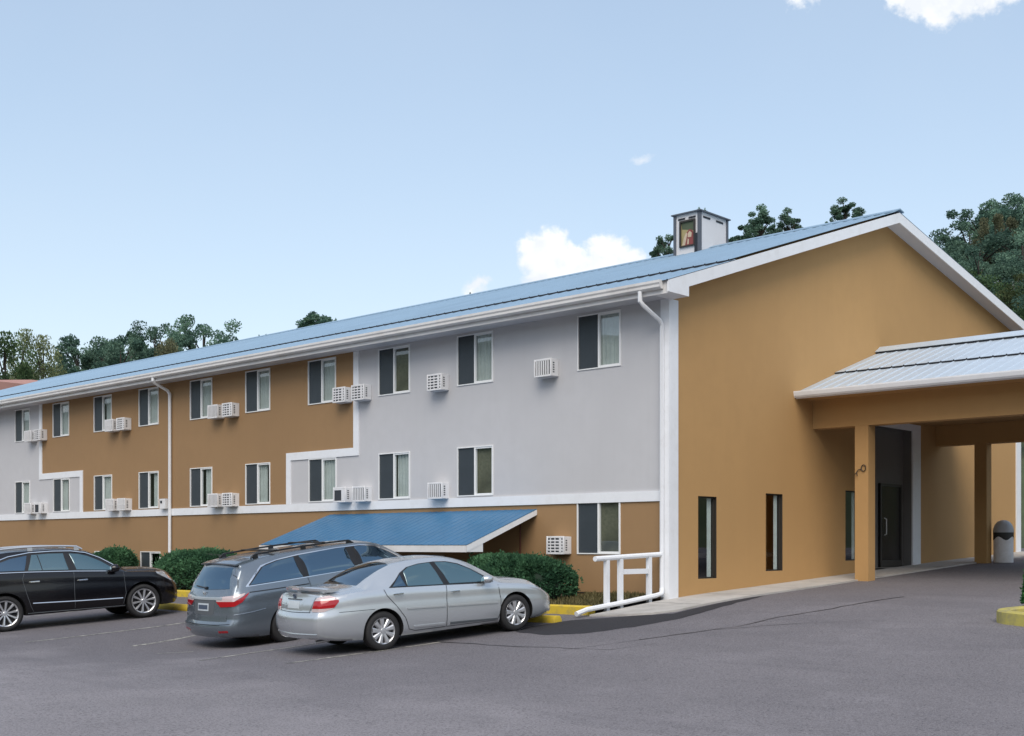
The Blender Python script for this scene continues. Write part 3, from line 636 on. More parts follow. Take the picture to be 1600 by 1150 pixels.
# --- lean-to roof over the basement entry
lx0, lx1, ly = -11.1, -3.64, -2.25
lz0, lz1 = Z(.79), Z(-.02)
w = MB(); PL = ribbed(w, lx0, lx1, ly, lz1, -.004, lz0, .23, .008); lean = bp('lean_to_roof', w, M['roof_blue'])
w = MB(); w.prism([(lx1 - .03, -.005, lz0 - .015), (lx1 - .03, ly, lz1 - .015), (lx1 - .03, ly, lz1 - .15), (lx1 - .03, -.005, lz0 - .13)], (.035, 0, 0)); w.build('rake_board', M['white'], lean)
w = MB(); w.prism([(lx0, -.005, lz0 - .015), (lx0, ly, lz1 - .015), (lx0, ly, lz1 - .15), (lx0, -.005, lz0 - .13)], (.035, 0, 0)); w.build('rake_board', M['white'], lean)
w = MB(); w.box(lx0, ly - .03, lz1 - .155, lx1 + .006, ly - .002, lz1 - .012); w.build('fascia', M['gutter'], lean)
w = MB(); w.box(lx1 - .36, ly + .002, lz1 - .15, lx1 - .032, ly + .5, lz1 - .125); w.prism([(lx1 - .032, ly + .002, lz1 - .15), (lx1 - .032, ly + .5, lz1 - .15), (lx1 - .032, ly + .5, lz1 + .06), (lx1 - .032, ly + .002, lz1 - .1)], (.03, 0, 0)); w.build('soffit_return', M['white'], lean)
w = MB(); w.quad((lx0 + .04, ly, lz1 - .03), (lx1 - .03, ly, lz1 - .03), (lx1 - .03, -.01, lz0 - .03), (lx0 + .04, -.01, lz0 - .03)); w.build('soffit', M['tan_wall'], lean)
w = MB(); teeth(w, PL, ly + .002, lz1, .006); w.build('closure_strip', M['closure'], lean)
for x in (lx0 + .3, -6.35, lx1 - 2.0 + 1.2): 
    if x > -5: continue
    MB().box(x, ly + .12, g(x, -2.1) + .05, x + .14, ly + .26, lz1 - .1).build('post', M['white'], lean)
w = MB(); w.tube([(-4.13, -.03, Z(.62)), (-4.13, -.03, g(-4, 0) + .1)], .018, 6); bp('conduit', w, mat('rust_red_conduit', (.12, .04, .025), .6))
w = MB(); w.box(X_END, -.012, Z(-1.08), -.19, -.001, Z(-1.045)); bp('foundation_joint', w, M['dark_frame'])

# --- porch (drive-through canopy) off the gable end
QN, QF, PX = 5.93, 12.94, 9.4
e0, e1, mid = 5.16, 13.75, 9.455; pzE, pzR = Z(3.60), Z(5.02); ps = (pzR - pzE) / (mid - e0)
pz = lambda y: pzE + ps * ((y - e0) if y <= mid else (e1 - y) * (mid - e0) / (e1 - mid))
ym = 7.02
w = MB(); PA = ribbed(w, .004, PX + .3, e0, pzE, ym + .2, pz(ym + .2), .3, .016); porch = bp('porch_roof', w, M['roof_pale'])
w = MB(); PB = ribbed(w, .004, PX + .3, ym, pz(ym) + .045, mid - .02, pzR + .02, .3, .016); w.build('roof_sheet', M['roof_pale'], porch)
w = MB(); teeth(w, PB, ym, pz(ym) + .045, .025); w.build('closure_strip', M['closure'], porch)
w = MB(); teeth(w, PA, e0 - .001, pzE, .01); w.build('closure_strip', M['closure'], porch)
w = MB(); w.box(.02, mid - .24, pz(mid - .24) + .045, PX + .3, mid - .225, pz(mid - .24) + .10); w.build('closure_strip', M['closure'], porch)
w = MB(); w.prism([(.002, mid - .26, pz(mid - .26) + .085), (.002, mid, pzR + .15), (.002, mid + .26, pz(mid + .26) + .085), (.002, mid + .26, pz(mid + .26) + .10), (.002, mid, pzR + .165), (.002, mid - .26, pz(mid - .26) + .10)], (PX + .3, 0, 0)); w.build('ridge_cap', M['roof_pale'], porch)
w = MB(); ribbed(w, .004, PX + .3, e1, pz(e1), mid + .02, pzR + .02, .3, .016); w.build('roof_sheet', M['roof_pale'], porch)
w = MB(); w.prism([(.0, y, pzE + z) for y, z in [(e0 - .02, -.14), (e0 - .09, -.14), (e0 - .12, -.10), (e0 - .14, -.02), (e0 - .14, .01), (e0 - .125, .01), (e0 - .12, -.02), (e0 - .10, -.09), (e0 - .08, -.12), (e0 - .02, -.12)]], (PX + .3, 0, 0)); w.build('gutter', M['white'], porch)
w = MB(); w.box(.001, e0 - .018, pzE - .16, PX + .28, e0 + .02, pzE - .012); w.box(.001, e1 - .02, pzE - .16, PX + .28, e1 + .018, pzE - .012); w.build('fascia', M['white'], porch)
for a, b_ in ((e0 + .02, QN - .002), (QF + .352, e1 - .02)): MB().box(.001, a, pzE - .14, PX + .28, b_, pzE - .12).build('soffit', M['gable_wall'], porch)
bz0, bz1 = Z(2.78), Z(3.47)
for (a, b_) in ((QN, QN + .35), (QF, QF + .35)): MB().box(.001, a, bz0, PX, b_, bz1).build('beam', M['gable_wall'], porch)
MB().box(PX - .36, QN + .352, bz0 + .002, PX - .003, QF - .002, bz1).build('beam', M['gable_wall'], porch)
MB().box(.003, QN + .352, Z(3.34), PX - .362, QF - .002, Z(3.38)).build('ceiling', M['gable_wall'], porch)
w = MB(); w.add([(PX, QN - .7, bz1), (PX, QF + .9, bz1), (PX, mid, pzR - .05)], [(0, 1, 2)]); w.build('gable_infill', M['gable_wall'], porch)
for (x, y) in ((1.10, QN + .005), (1.10, QF + .005), (PX - .35, QN + .005), (PX - .35, QF + .005)):
    MB().box(x, y, g(x, y) - .1, x + .34, y + .34, bz0 - .001).build('column', M['gable_wall'], porch)
w = MB(); rng_ = [(1.33 + .055 * math.cos(a), QN - .02, Z(1.78) + .075 * math.sin(a)) for a in np.linspace(0, 2 * math.pi, 14)]; w.tube(rng_, .011, 6)
w.tube([(1.27, QN - .02, Z(1.76)), (1.2, QN - .03, Z(1.74)), (1.17, QN - .05, Z(1.68)), (1.12, QN - .05, Z(1.63))], .011, 6); w.tube([(1.17, QN - .05, Z(1.68)), (1.19, QN - .05, Z(1.6))], .011, 6); w.build('iron_hook', M['dark_frame'], porch)

# ------------------------------------------------------------------ air conditioners (each its own thing)
def ac_meshes(style):
    W_, H_, D_ = .50, .385, .27; c = MB()
    c.box(0, -D_ + .02, 0, W_, 0, H_); c.box(-.008, -D_, -.008, .035, -D_ + .03, H_ + .008); c.box(W_ - .035, -D_, -.008, W_ + .008, -D_ + .03, H_ + .008)
    c.box(.035, -D_, -.008, W_ - .035, -D_ + .03, .035); c.box(.035, -D_, H_ - .035, W_ - .035, -D_ + .03, H_ + .008); c.box(.02, -D_ + .10, -.014, W_ - .02, -.0, -.002)
    k = MB(); k.box(.04, -D_ + .012, .04, W_ - .04, -D_ + .019, H_ - .04)
    s_ = MB()
    if style == 0:
        for z in np.linspace(.09, H_ - .09, 4): s_.box(.036, -D_ - .002, z - .016, W_ - .036, -D_ + .012, z + .016)
        for x in np.linspace(.12, W_ - .12, 3): s_.box(x - .011, -D_ - .004, .036, x + .011, -D_ + .010, H_ - .036)
        s_.box(W_ - .11, -D_ - .005, .036, W_ - .07, -D_ + .011, H_ - .036)
    elif style == 1:
        for x in np.linspace(.085, W_ - .085, 6): s_.box(x - .017, -D_ - .002, .036, x + .017, -D_ + .012, H_ - .036)
    elif style == 2:
        s_.box(W_ - .16, -D_ - .003, .036, W_ - .036, -D_ + .012, H_ - .036); s_.box(.036, -D_ - .003, H_ - .07, W_ - .16, -D_ + .012, H_ - .036)
    else:
        for x in np.linspace(.07, W_ - .07, 14): s_.box(x - .008, -D_ - .002, .036, x + .008, -D_ + .012, H_ - .036)
        s_.box(.036, -D_ - .003, H_ / 2 - .012, W_ - .036, -D_ + .012, H_ / 2 + .012)
    for q in (c,): pass
    # side louvres (embossed slots near the front edge)
    for z in np.linspace(.09, H_ - .09, 5): k.box(W_ + .0005, -D_ + .07, z - .014, W_ + .002, -D_ + .12, z + .014)
    return bevel_mesh(c.mesh('air_conditioner', [M['ac']]), .006, 1), k.mesh('coil', [M['ac_dark']]), s_.mesh('grille', [M['ac']])
ACM = [ac_meshes(i) for i in range(4)]
UPZ, LOZ = Z(3.73), Z(1.10)
ACS = [(-10.65, UPZ, 0, 'louvred air conditioner left of the upper white trim, on tan wall beside a window'),
       (-9.88, UPZ, 0, 'louvred air conditioner straddling the upper white trim where grey wall begins'),
       (-16.55, UPZ, 1, 'upper air conditioner right of the downspout, overlapping the window edge with open bars'),
       (-15.80, UPZ, 0, 'upper louvred air conditioner on tan wall, right unit of the pair right of the downspout'),
       (-22.65, UPZ, 3, 'upper air conditioner left of the downspout, overlapping a window edge, fine grille'),
       (-21.90, UPZ, 0, 'upper louvred air conditioner on tan wall, right unit of the pair left of the downspout'),
       (-28.50, UPZ, 1, 'far left upper air conditioner on grey wall against the window edge'),
       (-27.75, UPZ, 0, 'far left upper air conditioner covering the narrow vertical white trim'),
       (-7.00, UPZ, 0, 'single louvred air conditioner high on the grey wall between two upper windows'),
       (-3.49, UPZ, 1, 'single barred air conditioner high on grey wall left of the corner window'),
       (-10.62, LOZ, 2, 'air conditioner with one big dark opening on the belt course above the blue lean-to'),
       (-9.85, LOZ, 1, 'white barred air conditioner above the blue lean-to, right of the dark open one'),
       (-16.55, LOZ, 1, 'lower air conditioner right of the downspout with dark bars over the window edge'),
       (-15.80, LOZ, 0, 'lower louvred air conditioner on tan wall, right unit of the pair right of the downspout'),
       (-22.60, LOZ, 3, 'lower air conditioner left of the downspout with fine grille over a window edge'),
       (-21.85, LOZ, 3, 'lower fine grilled air conditioner on tan wall, right unit left of the downspout'),
       (-28.50, LOZ, 1, 'far left lower barred air conditioner at the grey wall window edge'),
       (-27.70, LOZ, 2, 'far left lower air conditioner with its dark front hanging open'),
       (-6.98, LOZ, 1, 'single dark barred air conditioner on the white belt course above the lean-to middle'),
       (-3.12, Z(-.22), 0, 'lowest louvred air conditioner on tan wall behind the bush, left of the ground window')]
for x, z, st, lab in ACS:
    c = link('air_conditioner', ACM[st][0], None, (x, -.001, z)); tag(c, lab, 'air conditioner', 'air conditioners in the street front')
    link('coil', ACM[st][1], c); link('grille', ACM[st][2], c)
w = MB(); w.box(-19.42, -.16, Z(1.107), -19.08, -.034, Z(1.42)); 
ub = w.build('utility_box', M['ac']); tag(ub, 'small white utility box beside the white downspout above the belt course', 'utility box')
MB().box(-19.36, -.172, Z(1.28), -19.26, -.161, Z(1.36)).build('meter_dial', M['closure'], ub)

# ------------------------------------------------------------------ handrail, wheel stops, bin, island
hr = thing('handrail', (-.13, -1.2, g(-.13, -1.2)), 'white H-shaped timber handrail frame at the building corner beside the downspout', 'handrail')
zt_ = lambda y: Z(-.215 + .03 * (y + .13))
rails = MB(); rails.tube([(-.13, -.10, zt_(-.1)), (-.13, -2.25, zt_(-2.25) - .01)], .052, 10); rails.build('top_rail', M['white'], hr, smooth=True)
for y in (-1.88, -1.45, -.50): MB().box(-.178, y - .046, g(-.13, y) + .02, -.092, y + .046, zt_(y) - .03).build('post', M['white'], hr)
MB().box(-.17, -1.39, Z(-.60), -.10, -.56, Z(-.50)).build('cross_rail', M['white'], hr)
def stop(x, y, L_, rz, lab):
    mb = MB(); mb.prism([(0, -.12, -.02), (0, -.12, .06), (0, -.07, .135), (0, .07, .135), (0, .12, .06), (0, .12, -.02)], (L_, 0, 0))
    me = bevel_mesh(mb.mesh('wheel_stop', [M['yellow']]), .012, 2); o = link('wheel_stop', me, None, (x, y, g(x + L_ / 2, y))); o.rotation_euler = (0, 0, rz)
    return tag(o, lab, 'wheel stop', 'yellow concrete wheel stops')
stop(-1.85, -3.55, 1.8, R(4), 'yellow concrete wheel stop under the nose of the silver sedan')
stop(-12.1, -4.45, 1.75, R(-3), 'yellow concrete wheel stop between the black crossover and the grey minivan')
stop(-6.4, -2.65, 1.8, R(0), 'yellow concrete wheel stop in front of the grey minivan')
bx, by = 1.72, 13.42; bzb = g(bx, by)
bn = thing('litter_bin', (bx, by, bzb), 'white round litter bin with grey dome lid beside the far porch column', 'litter bin')
MB().lathe([(.0, 0), (.255, 0), (.26, .02), (.26, .29), (.252, .30), (.252, .312), (.26, .322), (.262, .78), (.0, .78)], (bx, by, bzb), n=36).build('bin_body', mat('bin_white_plastic', (.86, .86, .87), .4, var=.1, vscale=3, dirt=(.4, .38, .35), dscale=4, damt=.35), bn, smooth=True)
w = MB(); n = 48; rv = .268
for k in range(n):
    a0, a1 = 2 * math.pi * k / n, 2 * math.pi * (k + 1) / n
    zl = lambda a: .62 + .10 * (0.5 + .5 * math.cos(4 * a + .6))
    pa = [(rv * math.cos(a), rv * math.sin(a)) for a in (a0, a1)]
    w.quad((bx + pa[0][0], by + pa[0][1], bzb + zl(a0)), (bx + pa[1][0], by + pa[1][1], bzb + zl(a1)), (bx + pa[1][0], by + pa[1][1], bzb + .84), (bx + pa[0][0], by + pa[0][1], bzb + .84))
w.build('bin_collar', mat('bin_black_plastic', (.02, .02, .022), .45), bn, smooth=True)
MB().lathe([(.275, .835), (.275, .86), (.262, .95), (.225, 1.05), (.16, 1.13), (.08, 1.17), (.0, 1.18)], (bx, by, bzb), n=36).build('dome_lid', mat('bin_grey_plastic', (.42, .44, .47), .4), bn, smooth=True)
isl = [(7.16, -.80), (7.2, -1.02), (7.5, -1.2), (9.5, -1.9), (13, -1.5), (14, .5), (11.5, 2.2), (9.2, 1.3), (8.1, .55), (7.5, -.25)]
def smooth_poly(p, n=2):
    for _ in range(n): p = [q for i in range(len(p)) for q in ((.75 * p[i][0] + .25 * p[(i + 1) % len(p)][0], .75 * p[i][1] + .25 * p[(i + 1) % len(p)][1]), (.25 * p[i][0] + .75 * p[(i + 1) % len(p)][0], .25 * p[i][1] + .75 * p[(i + 1) % len(p)][1]))]
    return p
kerb_run('kerb', smooth_poly(isl), .2, .20, M['yellow_pale'], True)
ground_poly('planting_bed', smooth_poly(isl), .12, M['soil'], 1.)

# ------------------------------------------------------------------ foliage
def leaf_mesh(name, centres, dirs, sizes, width, shade, m, seed):
    """one small four-cornered leaf blade per centre"""
    rs = np.random.RandomState(seed); n = len(centres)
    d = dirs / np.linalg.norm(dirs, axis=1, keepdims=True)
    t = np.cross(d, rs.normal(size=(n, 3))); t /= np.linalg.norm(t, axis=1, keepdims=True) + 1e-9
    L_ = sizes[:, None]; c = centres
    q = np.stack([c - d * L_ * .5, c + t * L_ * width, c + d * L_ * .5, c - t * L_ * width], 1).reshape(-1, 3)
    me = bpy.data.meshes.new(name); me.vertices.add(4 * n); me.vertices.foreach_set('co', q.ravel().astype(np.float32))
    me.loops.add(4 * n); me.loops.foreach_set('vertex_index', np.arange(4 * n, dtype=np.int32)); me.polygons.add(n); me.polygons.foreach_set('loop_start', np.arange(0, 4 * n, 4, dtype=np.int32))
    me.update(calc_edges=True)
    at = me.attributes.new('leafshade', 'FLOAT', 'POINT'); at.data.foreach_set('value', np.repeat(shade, 4).astype(np.float32))
    me.materials.append(m); return me
def crown_mesh(kind, seed, leaves=5200):
    """unit tree: height 1. Clumps of leaves at the ends of boughs; gaps between the clumps."""
    rs = np.random.RandomState(seed); cl = []
    if kind == 'pine':
        n = 46; base = rs.uniform(.28, .45)
        for i in range(n):
            h = base + (1 - base) * (i + rs.uniform(0, 1)) / n; t = (h - base) / (1 - base)
            rad = (.05 + .20 * math.sin(math.pi * min(1, .22 + .78 * (1 - t)) ** .9)) * rs.uniform(.45, 1.1)
            a = i * 2.4 + rs.uniform(-.6, .6); cl.append((rad * math.cos(a), rad * math.sin(a), min(h, .97), rs.uniform(.045, .078), .72))
    elif kind == 'tuft':                                       # tall bare trunk with a rounded, lumpy head
        for i in range(54):
            v = rs.normal(size=3); v /= np.linalg.norm(v); rr = rs.uniform(.3, 1.) ** .55; s_ = 1 - .30 * max(0, v[2])
            cl.append((v[0] * .13 * rr * s_, v[1] * .13 * rr * s_, .775 + v[2] * .20 * rr, rs.uniform(.018, .036), .85))
    elif kind == 'round':
        for i in range(46):
            v = rs.normal(size=3); v /= np.linalg.norm(v); rr = rs.uniform(.45, 1.) ** .6
            cl.append((v[0] * .27 * rr, v[1] * .27 * rr, .66 + v[2] * .27 * rr, rs.uniform(.055, .095), .8))
    else:                                                      # open, lanky broadleaf
        for i in range(40):
            h = rs.uniform(.3, .97); rad = .24 * math.sin(math.pi * (h - .2) / .85) * rs.uniform(.2, 1.1); a = rs.uniform(0, 6.28)
            cl.append((rad * math.cos(a), rad * math.sin(a), h, rs.uniform(.05, .085), 1.))
    cl = np.array(cl); k = rs.randint(0, len(cl), leaves); c = cl[k]
    v = rs.normal(size=(leaves, 3)); v /= np.linalg.norm(v, axis=1, keepdims=True); rr = rs.uniform(0, 1, leaves) ** .45
    off = v * (c[:, 3] * rr)[:, None]; off[:, 2] *= c[:, 4]
    pts = c[:, :3] + off; pts[:, 2] = np.minimum(pts[:, 2], 1.0)
    dirs = v + rs.normal(size=(leaves, 3)) * .7 + np.array([0, 0, .25])
    tone = np.random.RandomState(seed + 7).uniform(-.35, .35, len(cl))[k]
    shade = np.clip(.35 + tone + rs.normal(size=leaves) * .12, 0, 1)
    return leaf_mesh('crown', pts, dirs, rs.uniform(.018, .034, leaves) * (.46 if kind == 'tuft' else .62), .32, shade, M['pine'], seed), cl
def trunk_mesh(cl, seed):
    rs = random.Random(seed); mb = MB(); lean_ = (rs.uniform(-.02, .02), rs.uniform(-.02, .02))
    mb.tube([(0, 0, -.06), (0, 0, .2), (lean_[0], lean_[1], .55), (lean_[0] * .5, lean_[1] * .5, .93)], [.022, .018, .012, .004], 7)
    for (x, y, z, r_, _) in cl[::2]:
        z0_ = max(.15, z - .10 - .25 * math.hypot(x, y)); mb.tube([(0, 0, z0_), (x * .5, y * .5, (z0_ + z) / 2 + .01), (x, y, z)], [.006, .004, .002], 4)
    return mb.mesh('trunk', [M['bark']], smooth=True)
VAR = {}
for kind, cnt in (('pine', 5), ('round', 4), ('open', 3), ('tuft', 6)):
    for i in range(cnt):
        c_, cl_ = crown_mesh(kind, 11 * i + len(kind), {'open': 6500, 'tuft': 11000}.get(kind, 11500)); VAR[kind, i] = (c_, trunk_mesh(cl_, i))
MESHMAT = {}
def crown_with(me, mname):
    k = (me.name, mname)
    if k not in MESHMAT:
        c = me.copy(); c.materials.clear(); c.materials.append(M[mname]); MESHMAT[k] = c
    return MESHMAT[k]
tree_rng = random.Random(5)
def tree(name, x, y, ztop, kind, mname, label, group=None, wide=1.0, var=None):
    z0_ = T(x, y) - .2; h = ztop - z0_; cnt = {'pine': 5, 'round': 4, 'open': 3, 'tuft': 6}[kind]
    v = VAR[kind, tree_rng.randrange(cnt) if var is None else var]
    t = thing(name, (x, y, z0_), label, 'tree', group, (0, 0, tree_rng.uniform(0, 6.28)))
    t.scale = (h * wide, h * wide, h)
    link('trunk', v[1], t); link('crown', crown_with(v[0], mname), t); return t
TREES = [
    ('broadleaf_tree', -84.3, 24.1, 19.4, 'open', 'mid_leaf', 0.68, 'leafy tree at the far left edge rising over the red-roofed building', None),
    ('broadleaf_tree', -102.8, 34.2, 23.3, 'open', 'pale_leaf', 0.49, 'sparse tall tree with feathery top behind the red-roofed building', None),
    ('broadleaf_tree', -95.1, 30.4, 19.9, 'round', 'pale_leaf', 0.54, 'low pale green tree directly over the red roof, under the feathery one', None),
    ('broadleaf_tree', -85.8, 28.2, 19.8, 'open', 'pale_leaf', 0.53, 'pale yellow green loose tree at the right end of the red-roofed building', None),
    ('pine_tree', -95.2, 34.5, 20.8, 'tuft', 'pine', 0.71, "dark pine, first from the left in the stand behind the roof's left end", 'pines behind the left end of the roof'),
    ('pine_tree', -87.4, 32.2, 20.2, 'tuft', 'pine', 0.9, "dark pine, second from the left in the stand behind the roof's left end", 'pines behind the left end of the roof'),
    ('pine_tree', -89.9, 35.3, 21.2, 'pine', 'pine', 0.82, "dark pine, third from the left in the stand behind the roof's left end", 'pines behind the left end of the roof'),
    ('pine_tree', -94.5, 39.2, 22.6, 'tuft', 'pine', 1.09, "dark pine, fourth from the left in the stand behind the roof's left end", 'pines behind the left end of the roof'),
    ('pine_tree', -84.5, 34.8, 20.3, 'pine', 'pine', 0.83, "dark pine, fifth from the left in the stand behind the roof's left end", 'pines behind the left end of the roof'),
    ('pine_tree', -96.6, 42.7, 23.9, 'tuft', 'pine', 0.94, "dark pine, sixth from the left in the stand behind the roof's left end", 'pines behind the left end of the roof'),
    ('pine_tree', -86.5, 38.4, 20.8, 'tuft', 'pine', 0.82, "dark pine, seventh from the left in the stand behind the roof's left end", 'pines behind the left end of the roof'),
    ('pine_tree', -100.3, 47.5, 25.2, 'pine', 'pine', 0.66, "dark pine, eighth from the left in the stand behind the roof's left end", 'pines behind the left end of the roof'),
    ('pine_tree', -96.7, 48.1, 25.5, 'tuft', 'pine', 0.94, "dark pine, tenth from the left in the stand behind the roof's left end", 'pines behind the left end of the roof'),
    ('pine_tree', -91.3, 47.6, 24.6, 'pine', 'pine', 0.83, "dark pine, twelfth from the left in the stand behind the roof's left end", 'pines behind the left end of the roof'),
    ('pine_tree', -83.3, 41.4, 21.6, 'tuft', 'pine', 0.9, "dark pine, eleventh from the left in the stand behind the roof's left end", 'pines behind the left end of the roof'),
    ('pine_tree', -83.4, 38.6, 20.6, 'tuft', 'pine', 1.09, "dark pine, ninth from the left in the stand behind the roof's left end", 'pines behind the left end of the roof'),
    ('dry_tree', -79.4, 36.9, 20.8, 'round', 'tan_leaf', 0.58, 'brownish olive rounded tree among the dark pines behind the roof', None),
    ('pine_tree', -121.3, 85.3, 35.6, 'tuft', 'pine', 1.46, 'lone rounded pine rising above the middle of the blue roof', None),
    ('pine_tree', -127.2, 86.7, 34.2, 'tuft', 'pine', 0.39, 'low pine top, first from the left round the foot of the lone pine', 'low pine tops beside the lone pine'),
    ('pine_tree', -128.8, 89.3, 35.3, 'tuft', 'pine', 0.45, 'low pine top, second from the left round the foot of the lone pine', 'low pine tops beside the lone pine'),
    ('pine_tree', -121.7, 87.6, 34.8, 'tuft', 'pine', 0.55, 'low pine top, third from the left round the foot of the lone pine', 'low pine tops beside the lone pine'),
    ('pine_tree', -124.1, 90.9, 35.0, 'tuft', 'pine', 0.32, 'low pine top, fourth from the left round the foot of the lone pine', 'low pine tops beside the lone pine'),
    ('pine_tree', -135.7, 85.6, 33.7, 'tuft', 'pine', 0.32, 'small pine top over the roof left of the lone pine, first from left', 'small pine tops over the roof'),
    ('pine_tree', -136.4, 87.7, 34.2, 'tuft', 'pine', 0.47, 'small pine top over the roof left of the lone pine, second from left', 'small pine tops over the roof'),
    ('pine_tree', -116.1, 110.6, 41.1, 'tuft', 'pine', 0.36, 'tiny pine top on the ridge left of the cumulus, first from left', 'tiny pine tops by the cloud'),
    ('pine_tree', -118.9, 114.8, 42.0, 'tuft', 'pine', 0.28, 'tiny pine top on the ridge left of the cumulus, second from left', 'tiny pine tops by the cloud'),
    ('pine_tree', -98.0, 134.4, 49.5, 'tuft', 'pine', 1.04, 'low pine against the ridge a little left of the roof cupola', None),
    ('pine_tree', -100.5, 140.2, 53.0, 'tuft', 'pine', 1.0, 'bushy pine half hidden behind the left side of the cupola', None),
    ('pine_tree', -101.6, 151.5, 58.9, 'pine', 'pine', .2, 'thin pine tip poking up just over the cupola cap', None),
    ('pine_tree', -89.1, 142.6, 51.1, 'tuft', 'pine', 1.21, 'low broad pine touching the right side of the cupola', None),
    ('pine_tree', -90.9, 149.2, 54.4, 'tuft', 'pine', 0.79, 'narrow pine between the low broad one and the tallest one by the cupola', None),
    ('pine_tree', -87.4, 146.9, 55.9, 'tuft', 'pine', 1.26, 'tallest pine just right of the cupola', None),
    ('pine_tree', -89.1, 153.5, 55.0, 'tuft', 'pine', 0.86, 'small pine in the dip between two round crowns right of the cupola', None),
    ('pine_tree', -83.0, 148.3, 54.9, 'tuft', 'pine', 1.12, 'rounded pine standing last in the row right of the cupola', None),
    ('pine_tree', -76.6, 154.3, 56.7, 'tuft', 'pine', 1.31, 'solitary rounded pine left of the gable peak', None),
    ('pine_tree', -81.2, 158.2, 55.7, 'tuft', 'pine', 0.72, 'low pine at the left foot of the solitary rounded pine', None),
    ('pine_tree', -77.0, 164.8, 56.7, 'tuft', 'pine', 0.46, 'little pine top directly left of the gable peak', None),
    ('pine_tree', -62.1, 154.1, 47.5, 'pine', 'pine', 0.27, 'thin pine top over the right rake near the peak, first from left', 'thin pine tops over the rake'),
    ('pine_tree', -64.3, 160.3, 48.3, 'pine', 'pine', 0.27, 'thin pine top over the right rake near the peak, second from left', 'thin pine tops over the rake'),
    ('pine_tree', -31.1, 87.4, 28.9, 'pine', 'pine', 0.71, 'tall dark hillside pine right of the gable, first from the left', 'dark pines on the hillside right of the gable'),
    ('pine_tree', -32.5, 94.3, 32.6, 'pine', 'pine', 1.12, 'tall dark hillside pine right of the gable, third from the left', 'dark pines on the hillside right of the gable'),
    ('pine_tree', -32.4, 97.1, 34.6, 'pine', 'pine', 1.0, 'tall dark hillside pine right of the gable, fifth from the left', 'dark pines on the hillside right of the gable'),
    ('pine_tree', -33.2, 101.8, 37.0, 'tuft', 'pine', 1.09, 'tall dark hillside pine right of the gable, sixth from the left', 'dark pines on the hillside right of the gable'),
    ('pine_tree', -33.8, 106.6, 37.8, 'tuft', 'pine', 1.04, 'tall dark hillside pine right of the gable, seventh from the left', 'dark pines on the hillside right of the gable'),
    ('pine_tree', -29.2, 97.3, 33.8, 'pine', 'pine', 0.99, 'tall dark hillside pine right of the gable, eighth from the left', 'dark pines on the hillside right of the gable'),
    ('pine_tree', -30.7, 104.1, 36.4, 'pine', 'pine', 1.0, 'tall dark hillside pine right of the gable, tenth from the left', 'dark pines on the hillside right of the gable'),
    ('pine_tree', -28.1, 81.9, 26.3, 'pine', 'pine', 0.88, 'tall dark hillside pine right of the gable, second from the left', 'dark pines on the hillside right of the gable'),
    ('pine_tree', -28.4, 100.7, 36.4, 'pine', 'pine', 1.03, 'tall dark hillside pine right of the gable, eleventh from the left', 'dark pines on the hillside right of the gable'),
    ('pine_tree', -27.7, 85.1, 28.8, 'pine', 'pine', 1.39, 'tall dark hillside pine right of the gable, fourth from the left', 'dark pines on the hillside right of the gable'),
    ('pine_tree', -24.3, 85.5, 28.4, 'pine', 'pine', 1.44, 'tall dark hillside pine right of the gable, ninth from the left', 'dark pines on the hillside right of the gable'),
    ('pine_tree', -25.3, 95.5, 33.4, 'pine', 'pine', 1.26, 'tall dark hillside pine right of the gable, twelfth from the left', 'dark pines on the hillside right of the gable'),
    ('pine_tree', -24.0, 96.7, 32.8, 'pine', 'pine', 1.36, 'tall dark hillside pine right of the gable, thirteenth from the left', 'dark pines on the hillside right of the gable'),
    ('pine_tree', -27.4, 88.1, 31.3, 'pine', 'tan_leaf', 0.56, 'brownish half-dead pine amid the dark hillside trees', None),
    ('broadleaf_tree', -20.3, 64.6, 20.8, 'round', 'mid_leaf', 0.99, 'low leafy tree behind the right rake, first from the left', 'leafy trees behind the right rake'),
    ('broadleaf_tree', -18.6, 63.5, 20.9, 'round', 'mid_leaf', 0.96, 'low leafy tree behind the right rake, second from the left', 'leafy trees behind the right rake'),
    ('broadleaf_tree', -16.0, 60.4, 19.0, 'open', 'olive', 1.23, 'low leafy tree behind the right rake, fourth from the left', 'leafy trees behind the right rake'),
    ('broadleaf_tree', -14.0, 54.0, 16.8, 'round', 'mid_leaf', 1.03, 'low leafy tree behind the right rake, third from the left', 'leafy trees behind the right rake'),
    ('broadleaf_tree', -11.7, 50.7, 15.9, 'round', 'mid_leaf', 0.94, 'low leafy tree behind the right rake, fifth from the left', 'leafy trees behind the right rake'),
    ('broadleaf_tree', -18.0, 69.4, 21.6, 'open', 'olive', 1.12, 'low leafy tree behind the right rake, sixth from the left', 'leafy trees behind the right rake'),
    ('broadleaf_tree', -10.7, 51.6, 16.1, 'round', 'mid_leaf', 1.07, 'low leafy tree behind the right rake, eighth from the left', 'leafy trees behind the right rake'),
    ('broadleaf_tree', -13.4, 62.8, 19.4, 'open', 'olive', 1.38, 'low leafy tree behind the right rake, ninth from the left', 'leafy trees behind the right rake'),
    ('broadleaf_tree', -7.5, 41.0, 12.8, 'round', 'mid_leaf', 0.97, 'low leafy tree behind the right rake, seventh from the left', 'leafy trees behind the right rake'),
    ('broadleaf_tree', -7.6, 49.1, 15.3, 'round', 'mid_leaf', 1.25, 'low leafy tree behind the right rake, tenth from the left', 'leafy trees behind the right rake'),]
THICKET = ['low at its left end', 'beside its left end', 'below the brownish pine', 'in its lower middle', 'right of its lower middle', 'high at its left shoulder', 'in its upper middle',
           'just under its top', 'low against the roof rake', 'close behind the roof rake', 'below the cabin eave', 'lowest by the canopy roof', 'nearest the canopy ridge', 'midway down the rake']
